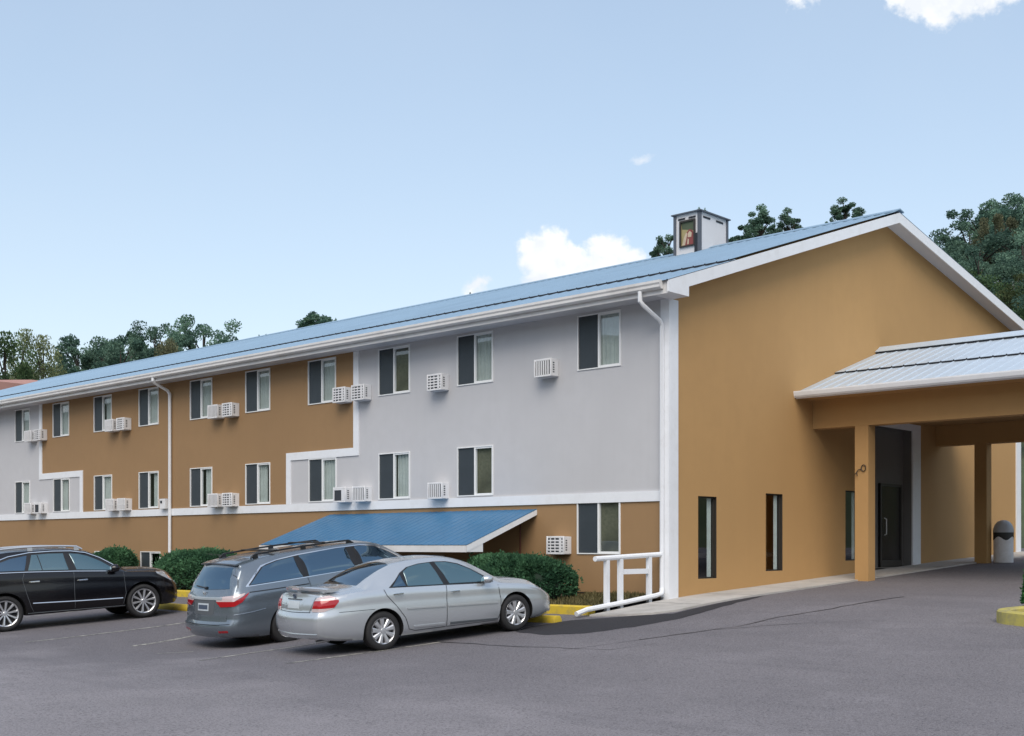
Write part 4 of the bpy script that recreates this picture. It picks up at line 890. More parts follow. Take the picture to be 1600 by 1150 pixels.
for i_, (x, y, zt_, k_, m_) in enumerate([(-29.5, 78.0, 24.6, 'pine', 'pine'), (-26.2, 76.5, 25.6, 'round', 'mid_leaf'), (-23.6, 75.0, 25.2, 'pine', 'pine'), (-21.2, 73.5, 24.4, 'round', 'pine'), (-18.6, 73.0, 23.0, 'round', 'mid_leaf'), (-30.8, 90.0, 30.2, 'round', 'pine'),
        (-27.8, 93.0, 33.0, 'pine', 'pine'), (-24.5, 90.5, 31.0, 'round', 'pine'), (-22.0, 58.5, 18.2, 'round', 'pine'), (-19.0, 56.0, 18.0, 'round', 'mid_leaf'), (-16.5, 66.5, 21.0, 'pine', 'pine'), (-12.5, 56.5, 18.0, 'round', 'pine'), (-9.5, 46.0, 14.2, 'round', 'mid_leaf'), (-14.5, 49.0, 15.6, 'round', 'mid_leaf')]):
    tree('pine_tree' if m_ == 'pine' else 'broadleaf_tree', x, y, zt_, k_, m_, 'shaded %s in the hillside thicket right of the gable, %s' % ('pine' if m_ == 'pine' else 'leafy tree', THICKET[i_]), 'half hidden thicket trees right of the gable', .95)
for nm_, x, y, zt_, k_, m_, wd_, lab_, gr_ in TREES:
    if lab_.startswith('brownish olive'): tree_rng.randrange(6), tree_rng.uniform(0, 6.28)
    tree(nm_, x, y, zt_, k_, m_, lab_, gr_, wd_)

def bush(name, cx, cy, rx, ry, h, m, label, n=15000, seed=1, size=(.05, .10), group=None):
    rs = np.random.RandomState(seed); zb = g(cx, cy) + .05
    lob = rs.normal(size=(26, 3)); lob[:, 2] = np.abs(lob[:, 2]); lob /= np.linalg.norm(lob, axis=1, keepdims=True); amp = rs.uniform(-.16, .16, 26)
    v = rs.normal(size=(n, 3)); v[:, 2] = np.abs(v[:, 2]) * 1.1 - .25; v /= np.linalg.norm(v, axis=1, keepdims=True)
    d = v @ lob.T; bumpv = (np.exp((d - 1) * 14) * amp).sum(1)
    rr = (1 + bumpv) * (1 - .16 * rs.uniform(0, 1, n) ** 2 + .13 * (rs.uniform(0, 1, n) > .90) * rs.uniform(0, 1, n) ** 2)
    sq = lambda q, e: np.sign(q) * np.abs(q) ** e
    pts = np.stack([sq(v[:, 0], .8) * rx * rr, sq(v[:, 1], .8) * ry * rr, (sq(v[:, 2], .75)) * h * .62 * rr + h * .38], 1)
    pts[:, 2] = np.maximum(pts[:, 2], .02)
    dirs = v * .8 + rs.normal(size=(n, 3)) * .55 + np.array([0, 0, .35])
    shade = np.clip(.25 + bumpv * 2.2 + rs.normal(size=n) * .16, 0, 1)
    t = thing(name, (cx, cy, zb), label, 'bush', group)
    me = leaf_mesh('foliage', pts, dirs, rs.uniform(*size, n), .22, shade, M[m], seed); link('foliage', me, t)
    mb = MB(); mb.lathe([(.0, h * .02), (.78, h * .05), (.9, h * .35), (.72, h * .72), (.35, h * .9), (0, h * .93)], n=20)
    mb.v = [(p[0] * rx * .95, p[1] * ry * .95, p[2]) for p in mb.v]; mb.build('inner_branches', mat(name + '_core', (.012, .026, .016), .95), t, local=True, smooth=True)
    return t
GB = 'clipped bushes along the street front'
bush('juniper_bush', -2.85, -1.35, 1.16, .88, 1.0, 'juniper', 'dark green clipped bush right of the silver sedan under the lowest air conditioner', 20000, 3, (.05, .11), GB)
bush('juniper_bush', -15.25, -1.15, 1.70, .95, 1.10, 'juniper', 'wide dark green bush between the black crossover and the grey minivan', 22000, 5, (.06, .13), GB)
bush('juniper_bush', -20.95, -.95, .72, .7, 1.10, 'juniper', 'dark green bush partly hidden behind the black crossover windscreen', 14000, 8, (.06, .13), GB)
bush('leafy_shrub', 7.52, .06, .40, .38, .84, 'bright_shrub', 'bright green shrub cut by the right edge in the yellow kerbed island', 9000, 9, (.05, .09))
# grass and dry tufts in the bed by the corner
rs = np.random.RandomState(4); n = 2600; gxs = rs.uniform(-1.9, -.2, n); gys = rs.uniform(-2.15, -.1, n); hh = rs.uniform(.05, .17, n)
gc = np.stack([gxs, gys, G(gxs, gys) + .07 + hh * .45], 1); gd = np.stack([rs.normal(size=n) * .35, rs.normal(size=n) * .35, np.ones(n)], 1)
gm = leaf_mesh('grass', gc, gd, hh, .09, rs.uniform(0, 1, n), M['dry_grass'], 4); tag(link('grass', gm), kind='stuff')

# ------------------------------------------------------------------ far buildings
rb = thing('red_building', (-64, 16, T(-64, 16)), 'dusty red flat-roofed building at the far left beyond the motel roof', 'building')
zt = Z(10.0)
w = MB(); w.box(-76, 11, T(-64, 16) - 1, -57.2, 23, zt - .9); w.build('wall', M['red_wall'], rb)
w = MB(); w.box(-76.6, 10.4, zt - .9, -56.6, 23.6, zt - .35); w.prism([(-76.6, 10.4, zt - .35), (-56.6, 10.4, zt - .35), (-58, 14, zt + .15), (-75, 14, zt + .15)], (0, 9, 0)); w.build('roof', M['red_roof'], rb)
for x in np.arange(-75, -58, 2.4): MB().box(x, 10.93, zt - 2.4, x + 1.1, 10.998, zt - 1.1).build('window', M['dark_glass'], rb)
for y in np.arange(12, 22, 2.4): MB().box(-57.198, y, zt - 2.4, -57.13, y + 1.1, zt - 1.1).build('window', M['dark_glass'], rb)
cb_ = thing('hillside_cabin', (-20.8, 83.3, T(-20.8, 83.3)), 'pale cabin gable with white eave line half hidden among the hillside trees', 'house', None, (0, 0, CAM_RZ))
eh = 23.9 - T(-20.8, 83.3)
w = MB(); w.box(-3.6, 0, -1, 3.6, 7, eh); w.add([(-3.6, 0, eh), (3.6, 0, eh), (0, 0, eh + 1.9)], [(0, 1, 2)]); w.build('wall', M['cabin_wall'], cb_, local=True)
w = MB()
for sg in (-1, 1): w.prism([(0, -.5, eh + 2.12), (sg * 4.1, -.5, eh - .02), (sg * 4.1, -.5, eh + .22), (0, -.5, eh + 2.36)], (0, 8, 0))
w.build('roof', M['white'], cb_, local=True)
for x in (-2.6, -.5, 1.6): MB().box(x, -.03, eh - 1.7, x + .9, .002, eh - .5).build('window', M['dark_glass'], cb_, local=True)
# ------------------------------------------------------------------ cars
M['rubber'] = mat('tyre_rubber', (.018, .018, .019), .75, var=.2, vscale=6)
M['alloy'] = mat('silver_alloy', (.62, .63, .65), .28, .75)
M['wheel_dark'] = mat('dark_wheel_well', (.008, .008, .009), .8)
M['chrome'] = mat('chrome', (.78, .79, .80), .12, 1.)
M['black_trim'] = mat('black_trim', (.012, .012, .013), .35)
M['grey_trim'] = mat('grey_plastic_trim', (.09, .10, .11), .5)
M['car_glass'] = mat('tinted_car_glass', (.006, .012, .020), .015, spec=.5); M['car_glass'].node_tree.nodes['Principled BSDF'].inputs['IOR'].default_value = 2.9; M['car_glass'].node_tree.nodes['Principled BSDF'].inputs['Specular Tint'].default_value = (.52, .78, 1, 1)  # blue of the reflected sky put into the specular tint
M['car_glass_pale'] = mat('sky_reflecting_car_glass', (.012, .040, .046), .015, spec=.5); M['car_glass_pale'].node_tree.nodes['Principled BSDF'].inputs['IOR'].default_value = 3.0; M['car_glass_pale'].node_tree.nodes['Principled BSDF'].inputs['Specular Tint'].default_value = (.75, .95, 1, 1)  # specular tint again carries the mirrored sky's blue
M['lamp_red'] = mat('red_lamp_lens', (.36, .008, .014), .10, coat=.4)
M['lamp_white'] = mat('clear_lamp_lens', (.58, .47, .47), .10, .1, coat=.5)
M['lamp_head'] = mat('headlamp_lens', (.50, .52, .54), .07, .5, coat=1.)
M['plate'] = mat('pale_number_plate', (.50, .55, .58), .45)
M['plate_dark'] = mat('plate_print', (.06, .08, .12), .5)
M['amber'] = mat('amber_lens', (.55, .16, .05), .1, coat=.8)
def paint(name, col, metal, rough, ct=.6):
    m = mat(name, col, rough, metal, coat=1.); m.node_tree.nodes['Principled BSDF'].inputs['Coat Roughness'].default_value = .02; m.node_tree.nodes['Principled BSDF'].inputs['Coat Weight'].default_value = ct; return m
M['silver_paint'] = paint('silver_car_paint', (.56, .59, .615), .65, .26, .7)
M['slate_paint'] = paint('slate_blue_grey_car_paint', (.19, .225, .26), .65, .25, .8)
M['black_paint'] = paint('black_car_paint', (.003, .0026, .004), .0, .22, .25)

def pchip(pts):
    xs = np.array([p[0] for p in pts], float); ys = np.array([p[1] for p in pts], float); h = np.diff(xs); d = np.diff(ys) / h
    m = np.zeros_like(xs)
    for i in range(1, len(xs) - 1):
        if d[i - 1] * d[i] > 0: w1, w2 = 2 * h[i] + h[i - 1], h[i] + 2 * h[i - 1]; m[i] = (w1 + w2) / (w1 / d[i - 1] + w2 / d[i])
    m[0], m[-1] = d[0], d[-1]
    def f(x):
        x = min(max(x, xs[0]), xs[-1]); i = min(max(int(np.searchsorted(xs, x) - 1), 0), len(h) - 1); t = (x - xs[i]) / h[i]
        return float(ys[i] * (2 * t ** 3 - 3 * t * t + 1) + h[i] * m[i] * (t ** 3 - 2 * t * t + t) + ys[i + 1] * (-2 * t ** 3 + 3 * t * t) + h[i] * m[i + 1] * (t ** 3 - t * t))
    return f
smooth01 = lambda t: (lambda q: q * q * (3 - 2 * q))(min(max(t, 0), 1))
FL = pchip([(0, .90), (.06, .945), (.2, .985), (.45, 1.), (.62, .998), (.74, .985), (.80, .990), (.90, .985), (1, .955)])

def car_body(sp):
    L_ = sp['L']; top, belt, W_, WT, sill, DR, DF = (pchip(sp[k]) for k in ('top', 'belt', 'w', 'wt', 'sill', 'dr', 'df'))
    n = 92; u = np.linspace(0, 1, n); xs = L_ * (u - .10 * np.sin(2 * np.pi * u) / 1.2)
    blr, blf = sp.get('blr', 1.3), sp.get('blf', .9); brr, brf = sp.get('bulge', (.07, .16))
    MM = 14; lat = np.linspace(-1, 1, MM + 1)
    def sh(x, z, m):
        br = 1 - smooth01(x / blr); bf = 1 - smooth01((L_ - x) / blf)
        return x + DR(z) * br - DF(z) * bf - brr * (1 - m * m) * br + brf * (1 - m * m) * bf
    rows = []
    for x in xs:
        w = W_(x); wt = min(WT(x), w - .04); zt = top(x); cr = sp.get('crown', .04); zc = zt - cr; zb = min(belt(x), zc - .05); z0 = sill(x); pts = []
        for s_ in np.linspace(0, 1, 14): pts.append((w * FL(s_), z0 + (zb - z0) * s_))
        hb = zc - zb
        for s_ in np.linspace(.1, 1, 9):
            y = w * .955 + (wt - w * .955) * s_ + .035 * math.sin(math.pi * s_) * min(1, hb / .3); pts.append((y, zb + (zc - .025 - zb) * s_))
        pts.append((wt - .018, zc - .010)); pts.append((wt - .05, zc)); rows.append((x, pts, zc, cr, zt))
    J = len(rows[0][1]); mb = MB(); yv = lambda y: y
    for sgn in (1, -1):
        grid = []
        for (x, pts, zc, cr, zt) in rows: grid.append([(sh(x, z, 1), sgn * y, z) for y, z in pts])
        for i in range(n - 1):
            for j in range(J - 1): mb.quad(grid[i][j], grid[i + 1][j], grid[i + 1][j + 1], grid[i][j + 1])
    tg, bgr = [], []
    for (x, pts, zc, cr, zt) in rows:
        yl = pts[-1][0]; tg.append([(sh(x, zc, m), m * yl, zc + cr * (1 - m * m)) for m in lat]); y0, z0 = pts[0]; bgr.append([(sh(x, z0, m), m * y0, z0) for m in lat])
    for i in range(n - 1):
        for k in range(MM):
            mb.quad(tg[i][k], tg[i + 1][k], tg[i + 1][k + 1], tg[i][k + 1]); mb.quad(bgr[i][k], bgr[i][k + 1], bgr[i + 1][k + 1], bgr[i + 1][k], 1)
    for i in (0, n - 1):
        x, pts, zc, cr, zt = rows[i]; cg = []
        for j, (y, z) in enumerate(pts): cg.append([(sh(x, z, m), m * y, z + (cr * (1 - m * m) if j == J - 1 else cr * (1 - m * m) * (j / (J - 1)) ** 6)) for m in lat])
        for j in range(J - 1):
            for k in range(MM): mb.quad(cg[j][k], cg[j][k + 1], cg[j + 1][k + 1], cg[j + 1][k])
    return mb

class Car:
    def __init__(s, name, label, sp, paint_m, pos, rot, cat='car'):
        s.sp = sp; s.root = thing(name, pos, label, cat, None, rot); s.pm = paint_m
        mb = car_body(sp); me = mb.mesh('body', [paint_m, M['wheel_dark']], smooth=True, angle=50, weld=.0008)
        b = bmesh.new(); b.from_mesh(me); s.bvh = BVHTree.FromBMesh(b); b.free()
        o = link('body', me, s.root); s.body = o
        cut = MB()
        for xa in sp['axles']:
            for sg in (1, -1): cut.lathe([(0, sg * .50), (sp['arch'], sg * .50), (sp['arch'], sg * 1.25), (0, sg * 1.25)], (xa, 0, sp['R']), axis='y', n=56)
        cm_ = cut.mesh('arch_cut', [M['wheel_dark']], weld=.0005); co = link('arch_cut', cm_, s.root)
        md = o.modifiers.new('arch', 'BOOLEAN'); md.object = co; md.operation = 'DIFFERENCE'; md.solver = 'EXACT'
        bpy.context.view_layer.update(); dg = bpy.context.evaluated_depsgraph_get(); new = bpy.data.meshes.new_from_object(o.evaluated_get(dg)); o.modifiers.clear(); o.data = new; new.name = 'body'
        COL.objects.unlink(co); bpy.data.objects.remove(co); 
        for p in new.polygons:
            c = p.center
            for xa in sp['axles']:
                if (c.x - xa) ** 2 + (c.z - sp['R']) ** 2 < (sp['arch'] * .9985) ** 2 and abs(c.y) > .49: p.material_index = 1
        new.set_sharp_from_angle(angle=R(50))
    def ray(s, o, d):
        h = s.bvh.ray_cast(Vector(o), Vector(d), 12); return (h[0], h[1]) if h[0] is not None else (None, None)
    def patch(s, name, poly, m, view='side', off=.004, nx=14, ny=8, thick=.012, mirror=True, parent=None, rnd=0, mats=None, smooth=True):
        """a panel moulded onto the body: outline given in the view plane, pressed onto the surface, with thickness"""
        if view == 'side': d, e = Vector((0, 1, 0)), Vector((1, 0, 0))
        elif view == 'rear': d, e = Vector((1, 0, 0)), Vector((0, 1, 0))
        elif view == 'front': d, e = Vector((-1, 0, 0)), Vector((0, 1, 0))
        elif view == 'top': d, e = Vector((0, 0, -1)), Vector((1, 0, 0))
        else: a = R(view); d = Vector((math.cos(a), math.sin(a), 0)); e = Vector((math.sin(a), -math.cos(a), 0))
        f = Vector((0, 0, 1)) if view != 'top' else Vector((0, 1, 0))
        P = list(poly)
        for _ in range(rnd): P = [q for i in range(len(P)) for q in ((.8 * P[i][0] + .2 * P[(i + 1) % len(P)][0], .8 * P[i][1] + .2 * P[(i + 1) % len(P)][1]), (.2 * P[i][0] + .8 * P[(i + 1) % len(P)][0], .2 * P[i][1] + .8 * P[(i + 1) % len(P)][1]))]
        xs = [p[0] for p in P]; x0, x1 = min(xs), max(xs); ep = (x1 - x0) * .004; rowsp = []
        cuts = sorted(set([x0 + ep, x1 - ep] + [x for x in xs if x0 + ep < x < x1 - ep] + [x0 + (x1 - x0) * k / nx for k in range(1, nx)]))
        C_ = [cuts[0]]
        for c in cuts[1:]:
            if c - C_[-1] > (x1 - x0) * .012 or c == cuts[-1]: C_.append(c)
        org = Vector((0, 0, 0)) if view != 'top' else Vector((0, 0, 0)); G_ = []
        for a in C_:
            hits = []
            for i in range(len(P)):
                p, q = P[i], P[(i + 1) % len(P)]
                if (p[0] - a) * (q[0] - a) <= 0 and p[0] != q[0]: hits.append(p[1] + (q[1] - p[1]) * (a - p[0]) / (q[0] - p[0]))
            if len(hits) < 2: continue
            lo, hi = min(hits), max(hits); col = []
            for k in range(ny + 1):
                b_ = lo + (hi - lo) * k / ny; st = e * a + f * b_ - d * 6 if view != 'top' else e * a + f * b_ + Vector((0, 0, 6))
                if isinstance(view, (int, float)): st = e * a + f * b_ - d * 6 + Vector((s.sp['L'] / 2, 0, 0)) * 0
                h, nn = s.ray(st, d)
                if h is None: h, nn = (col[-1][0] if col else st + d * 6), -d
                if nn.dot(d) > 0: nn = -nn
                col.append((h, nn))
            G_.append(col)
        def make(sg):
            mb = MB(); F = lambda v: (v.x, v.y * sg, v.z)
            outr = [[h + nn * off for h, nn in col] for col in G_]; inn = [[h - nn * max(0, thick - off) for h, nn in col] for col in G_]
            for i in range(len(G_) - 1):
                for k in range(ny): mb.quad(F(outr[i][k]), F(outr[i + 1][k]), F(outr[i + 1][k + 1]), F(outr[i][k + 1]))
            lp = [(i, 0) for i in range(len(G_))] + [(len(G_) - 1, k) for k in range(1, ny + 1)] + [(i, ny) for i in range(len(G_) - 2, -1, -1)] + [(0, k) for k in range(ny - 1, 0, -1)]
            for q in range(len(lp)):
                a, b_ = lp[q], lp[(q + 1) % len(lp)]; mb.quad(F(outr[a[0]][a[1]]), F(outr[b_[0]][b_[1]]), F(inn[b_[0]][b_[1]]), F(inn[a[0]][a[1]]))
            return mb.build(name, m, parent or s.root, local=True, smooth=smooth, angle=40, weld=.0004)
        out = [make(1)]
        if mirror and view not in ('rear', 'front', 'top'): out.append(make(-1))
        return out
    def line(s, name, pts, m, w=.008, off=.0025, view='side', mirror=True, tube=0, parent=None):
        """shut line or bead that follows the body surface"""
        d, mk = (Vector((0, 1, 0)), lambda a, b_: Vector((a, -6, b_))) if view == 'side' else (Vector((1, 0, 0)), lambda a, b_: Vector((-6, a, b_))) if view == 'rear' else (Vector((0, 0, -1)), lambda a, b_: Vector((a, b_, 6)))
        H = []
        for i in range(len(pts) - 1):
            L_ = math.hypot(pts[i + 1][0] - pts[i][0], pts[i + 1][1] - pts[i][1]); n = max(1, int(L_ / .05))
            for k in range(n + (i == len(pts) - 2)):
                t = k / n; h, nn = s.ray(mk(pts[i][0] + (pts[i + 1][0] - pts[i][0]) * t, pts[i][1] + (pts[i + 1][1] - pts[i][1]) * t), d)
                if h is not None: H.append((h, nn if nn.dot(d) < 0 else -nn))
        for sg in ((1, -1) if mirror and view == 'side' else (1,)):
            mb = MB()
            if tube: mb.tube([((h + nn * off).x, (h + nn * off).y * sg, (h + nn * off).z) for h, nn in H], tube, 6)
            else:
                P = []
                for i, (h, nn) in enumerate(H):
                    dd = (H[min(i + 1, len(H) - 1)][0] - H[max(i - 1, 0)][0]).normalized(); sd = dd.cross(nn).normalized() * w / 2; c = h + nn * off
                    P.append([(q.x, q.y * sg, q.z) for q in (c - sd, c + sd)])
                for i in range(len(P) - 1): mb.quad(P[i][0], P[i][1], P[i + 1][1], P[i + 1][0])
            mb.build(name, m, parent or s.root, local=True, smooth=bool(tube))
    def wheels(s, rimR, style, width=.21):
        Rt = s.sp['R']; hw = width / 2; ty = MB()
        ty.lathe([(rimR * .98, -hw * .82), (rimR * 1.02, -hw * .98), (rimR + (Rt - rimR) * .45, -hw * 1.06), (Rt * .955, -hw * .92), (Rt * .992, -hw * .70), (Rt, -hw * .4), (Rt, hw * .4), (Rt * .992, hw * .70), (Rt * .955, hw * .92), (rimR + (Rt - rimR) * .45, hw * 1.06), (rimR * 1.02, hw * .98), (rimR * .98, hw * .82)], axis='y', n=56, closed=True)
        tm = ty.mesh('wheel', [M['rubber']], smooth=True, angle=50)
        rm = MB(); o = -hw * .86                                 # outer face towards -y
        rm.lathe([(rimR * .985, o + .10), (rimR, o), (rimR * .97, o - .008), (rimR * .90, o + .004), (rimR * .885, o + .06)], axis='y', n=56)
        rm.lathe([(0, o + .055), (rimR * .89, o + .06), (rimR * .93, o + .12), (0, o + .13)], axis='y', n=40, mi=1)
        def spoke(a, w0, w1, r0, r1, dish, curve=0):
            mb_pts = []
            for (r_, w_, dp) in ((r0, w0, o + dish), (r0 + (r1 - r0) * .5, (w0 + w1) / 2 * .92, o + dish * .45), (r1, w1, o + .004)):
                mb_pts.append([(r_, -w_ / 2, dp), (r_, -w_ / 2 * .55, dp - .014), (r_, w_ / 2 * .55, dp - .014), (r_, w_ / 2, dp), (r_, w_ / 2, dp + .05), (r_, -w_ / 2, dp + .05)])
            v = []; c, s_ = math.cos(a), math.sin(a)
            for ring in mb_pts:
                for (r_, t, dp) in ring: v.append((r_ * c - t * s_, dp, r_ * s_ + t * c))
            f = []
            for i in range(2):
                for k in range(6): f.append((i * 6 + k, i * 6 + (k + 1) % 6, i * 6 + 6 + (k + 1) % 6, i * 6 + 6 + k))
            rm.add(v, f)
        if style == 'cover':                                     # nine-spoke cover
            for k in range(9): spoke(2 * math.pi * k / 9 + .2, rimR * .22, rimR * .40, rimR * .16, rimR * .91, .012)
            rm.lathe([(0, o - .012), (rimR * .20, o - .010), (rimR * .26, o + .01), (rimR * .28, o + .03)], axis='y', n=28)
        elif style == 'ten':
            for k in range(10): spoke(2 * math.pi * k / 10 + .15, rimR * .12, rimR * .19, rimR * .15, rimR * .91, .028)
            rm.lathe([(0, o + .004), (rimR * .13, o + .006), (rimR * .19, o + .022), (rimR * .2, o + .05)], axis='y', n=28)
        else:
            for k in range(7):
                for q in (-.13, .13): spoke(2 * math.pi * k / 7 + .1 + q, rimR * .07, rimR * .10, rimR * .15, rimR * .91, .03)
            rm.lathe([(0, o + .004), (rimR * .13, o + .006), (rimR * .19, o + .022), (rimR * .2, o + .05)], axis='y', n=28)
        rmm = rm.mesh('rim', [M['alloy'], M['wheel_dark']], smooth=True, angle=30)
        for xa in s.sp['axles']:
            for sg in (-1, 1):
                wv = link('wheel', tm, s.root, (xa, sg * (s.sp['track'] - hw), Rt)); wv.rotation_euler = (0, 0, 0 if sg < 0 else math.pi)
                r_ = link('rim', rmm, wv)
    def mirror_pair(s, x, z, y, m, w_=.18, h_=.13):
        for sg in (-1, 1):
            mb = MB(); n = 12; V = []
            prof = [(0, .55), (.05, .92), (.12, 1), (.17, .8), (.19, .35)]
            for dx, k in prof: V.append([(x + dx - .08, sg * (y + .10 + math.cos(a) * w_ / 2 * k * (1 if math.cos(a) > 0 else .8)), z + math.sin(a) * h_ / 2 * k) for a in np.linspace(0, 2 * math.pi, n, endpoint=False)])
            v = [q for r_ in V for q in r_]; f = [(i * n + k, i * n + (k + 1) % n, (i + 1) * n + (k + 1) % n, (i + 1) * n + k) for i in range(len(V) - 1) for k in range(n)] + [tuple(range(n))[::-1], tuple(range((len(V) - 1) * n, len(V) * n))]
            mb.add(v, f); mb.bar((x + .02, sg * (y - .06), z - .04), (x + .02, sg * (y + .06), z - .03), .07, .04)
            o = mb.build('wing_mirror', m, s.root, local=True, smooth=True, angle=50)
            g_ = MB(); g_.add([(x - .082, sg * (y + .10 + math.cos(a) * w_ / 2 * .5), z + math.sin(a) * h_ / 2 * .5) for a in np.linspace(0, 2 * math.pi, n, endpoint=False)], [tuple(range(n))]); g_.build('mirror_glass', M['car_glass'], o, local=True)
    def handle(s, x, z, m, ln=.19):
        for sg in (-1, 1):
            h, nn = s.ray((x, -6, z), (0, 1, 0)); y = h.y
            mb = MB(); mb.tube([(x - ln / 2, sg * (y - .004) * 1, z), (x - ln / 2 + .03, sg * (y - .030), z + .002), (x + ln / 2 - .03, sg * (y - .032), z + .004), (x + ln / 2, sg * (y - .004), z + .003)], [.010, .016, .016, .010], 8)
            mb.build('door_handle', m, s.root, local=True, smooth=True)
def car_pose(x, y, az, axle_r, wb):
    """rear-axle point on the ground -> location and rotation of the car whose local origin is the rear bumper"""
    a = R(az); d = Vector((math.sin(a), math.cos(a), 0)); zr_, zf = g(x, y), g(x + d.x * wb, y + d.y * wb); pt = math.atan2(zf - zr_, wb)
    loc = Vector((x, y, zr_)) - Vector((d.x * math.cos(pt), d.y * math.cos(pt), math.sin(pt))) * axle_r
    return loc, (0, -pt, R(90) - a)

# --- silver sedan
sp = dict(L=4.80, axles=(1.145, 3.865), R=.325, arch=.375, track=.865, crown=.03, bulge=(.09, .15), blr=1.0, blf=.8,
    top=[(0, 1.035), (.25, 1.065), (.55, 1.09), (.80, 1.11), (1.05, 1.22), (1.35, 1.345), (1.65, 1.42), (2.0, 1.455), (2.35, 1.462), (2.7, 1.43), (3.0, 1.345), (3.3, 1.185), (3.55, 1.035), (3.70, .975), (4.0, .945), (4.3, .90), (4.55, .83), (4.70, .755), (4.80, .67)],
    belt=[(0, .93), (.4, .985), (.9, 1.01), (1.5, 1.005), (2.4, .955), (3.3, .905), (3.8, .855), (4.2, .80), (4.5, .73), (4.8, .56)],
    w=[(0, .74), (.12, .80), (.35, .855), (.8, .888), (1.5, .8975), (3.5, .895), (4.1, .878), (4.45, .835), (4.65, .765), (4.8, .66)],
    wt=[(0, .66), (.5, .68), (.85, .66), (1.2, .60), (1.6, .555), (2.3, .545), (2.8, .555), (3.2, .63), (3.6, .71), (4.1, .70), (4.5, .62), (4.8, .46)],
    sill=[(0, .30), (.3, .25), (.8, .22), (1.6, .20), (3.5, .19), (4.3, .18), (4.8, .20)],
    dr=[(.2, .12), (.36, .03), (.5, 0), (.66, .01), (.72, .05), (.85, .075), (1.0, .12), (1.4, .12)], df=[(.15, .10), (.3, .0), (.5, 0), (.62, .04), (.75, .10), (1.4, .1)])
sedan = Car('silver_sedan', 'silver four-door sedan with boot spoiler parked nose-in beside the right-hand bush', sp, M['silver_paint'], *car_pose(-1.295, -7.162, 10.5, 1.145, 2.72))
c = sedan
c.wheels(.225, 'cover')
# black daylight surround, then glass
c.patch('window_surround', [(1.30, 1.015), (1.47, 1.125), (1.62, 1.235), (1.80, 1.315), (2.05, 1.352), (2.35, 1.360), (2.62, 1.343), (2.85, 1.285), (3.05, 1.185), (3.30, 1.02), (3.43, .915), (3.30, .905), (2.4, .958)], M['black_trim'], off=.002, nx=26)
c.patch('side_window', [(1.665, 1.012), (1.69, 1.245), (1.83, 1.308), (2.05, 1.338), (2.27, 1.345), (2.375, .975)], M['car_glass_pale'], off=.007, nx=12)
c.patch('quarter_window', [(1.375, 1.025), (1.60, 1.205), (1.635, 1.015)], M['car_glass'], off=.007, nx=6, ny=5)
c.patch('side_window', [(2.50, .975), (2.375, 1.342), (2.60, 1.328), (2.82, 1.27), (3.02, 1.175), (3.22, 1.04), (3.33, .935)], M['car_glass_pale'], off=.007, nx=14)
c.patch('rear_window', [(.845, -.57), (1.53, -.48), (1.58, -.3), (1.60, 0), (1.58, .3), (1.53, .48), (.845, .57), (.80, .3), (.79, 0), (.80, -.3)], M['car_glass'], 'top', off=.005, nx=12, ny=14)
c.patch('windscreen', [(2.86, -.5), (3.50, -.66), (3.56, -.4), (3.58, 0), (3.56, .4), (3.50, .66), (2.86, .5), (2.80, .25), (2.79, 0), (2.80, -.25)], M['car_glass'], 'top', off=.005, nx=12, ny=14)
for z, nm in ((.0, 0),):
    c.line('shut_line', [(1.20, 1.0), (1.24, .90), (1.40, .72), (1.56, .50), (1.63, .30), (1.75, .26), (2.36, .255)], M['black_trim'], .011)
    c.line('shut_line', [(2.425, .955), (2.40, .70), (2.375, .255), (3.45, .24), (3.515, .40), (3.53, .62), (3.50, .86)], M['black_trim'], .011)
c.line('shut_line', [(.36, .715), (.80, .705), (1.0, .70)], M['black_trim'], .008)
c.patch('side_moulding', [(1.60, .635), (1.60, .66), (2.36, .622), (2.36, .596)], M['silver_paint'], off=.018, thick=.03, nx=8, ny=3)
c.patch('side_moulding', [(2.41, .594), (2.41, .620), (3.46, .565), (3.46, .540)], M['silver_paint'], off=.018, thick=.03, nx=10, ny=3)
c.patch('sill_strip', [(2.45, .285), (2.45, .325), (3.44, .285), (3.44, .255)], M['grey_trim'], off=.012, thick=.03, nx=10, ny=3)
c.patch('sill_strip', [(1.72, .315), (1.72, .345), (2.34, .325), (2.34, .29)], M['silver_paint'], off=.012, thick=.03, nx=8, ny=3)
c.handle(1.46, .905, M['chrome']); c.handle(2.58, .835, M['chrome'])
c.mirror_pair(3.20, .985, .865, M['silver_paint'], .19, .15)
# tail lamps wrap the corner: outline seen from 45 degrees behind
def corner_poly(pts, ang): a = R(ang); e = Vector((math.sin(a), -math.cos(a), 0)); return [(Vector((x, y, 0)).dot(e), z) for x, y, z in pts]
tl = [(.10, -.58, .955), (.30, -.80, .965), (.45, -.86, .93), (.36, -.85, .83), (.15, -.78, .745), (.05, -.52, .745)]
c.patch('tail_lamp', corner_poly([(.07, -.53, .745), (.07, -.545, .795), (.27, -.835, .795), (.14, -.765, .745)], 40), M['lamp_white'], 40, off=.010, nx=12, ny=4)
c.patch('tail_lamp', corner_poly([(.07, -.545, .797), (.08, -.585, .915), (.345, -.855, .915), (.35, -.857, .885), (.27, -.835, .797)], 40), M['lamp_red'], 40, off=.012, nx=12, ny=6)
c.patch('tail_lamp', corner_poly([(.08, -.588, .917), (.12, -.63, .965), (.22, -.755, .985), (.30, -.82, .96), (.345, -.855, .917)], 40), M['lamp_white'], 40, off=.010, nx=12, ny=4)
c.patch('number_plate', [(-.19, .79), (-.19, .905), (.19, .905), (.19, .79)], M['plate'], 'rear', off=.006, nx=6, ny=3)
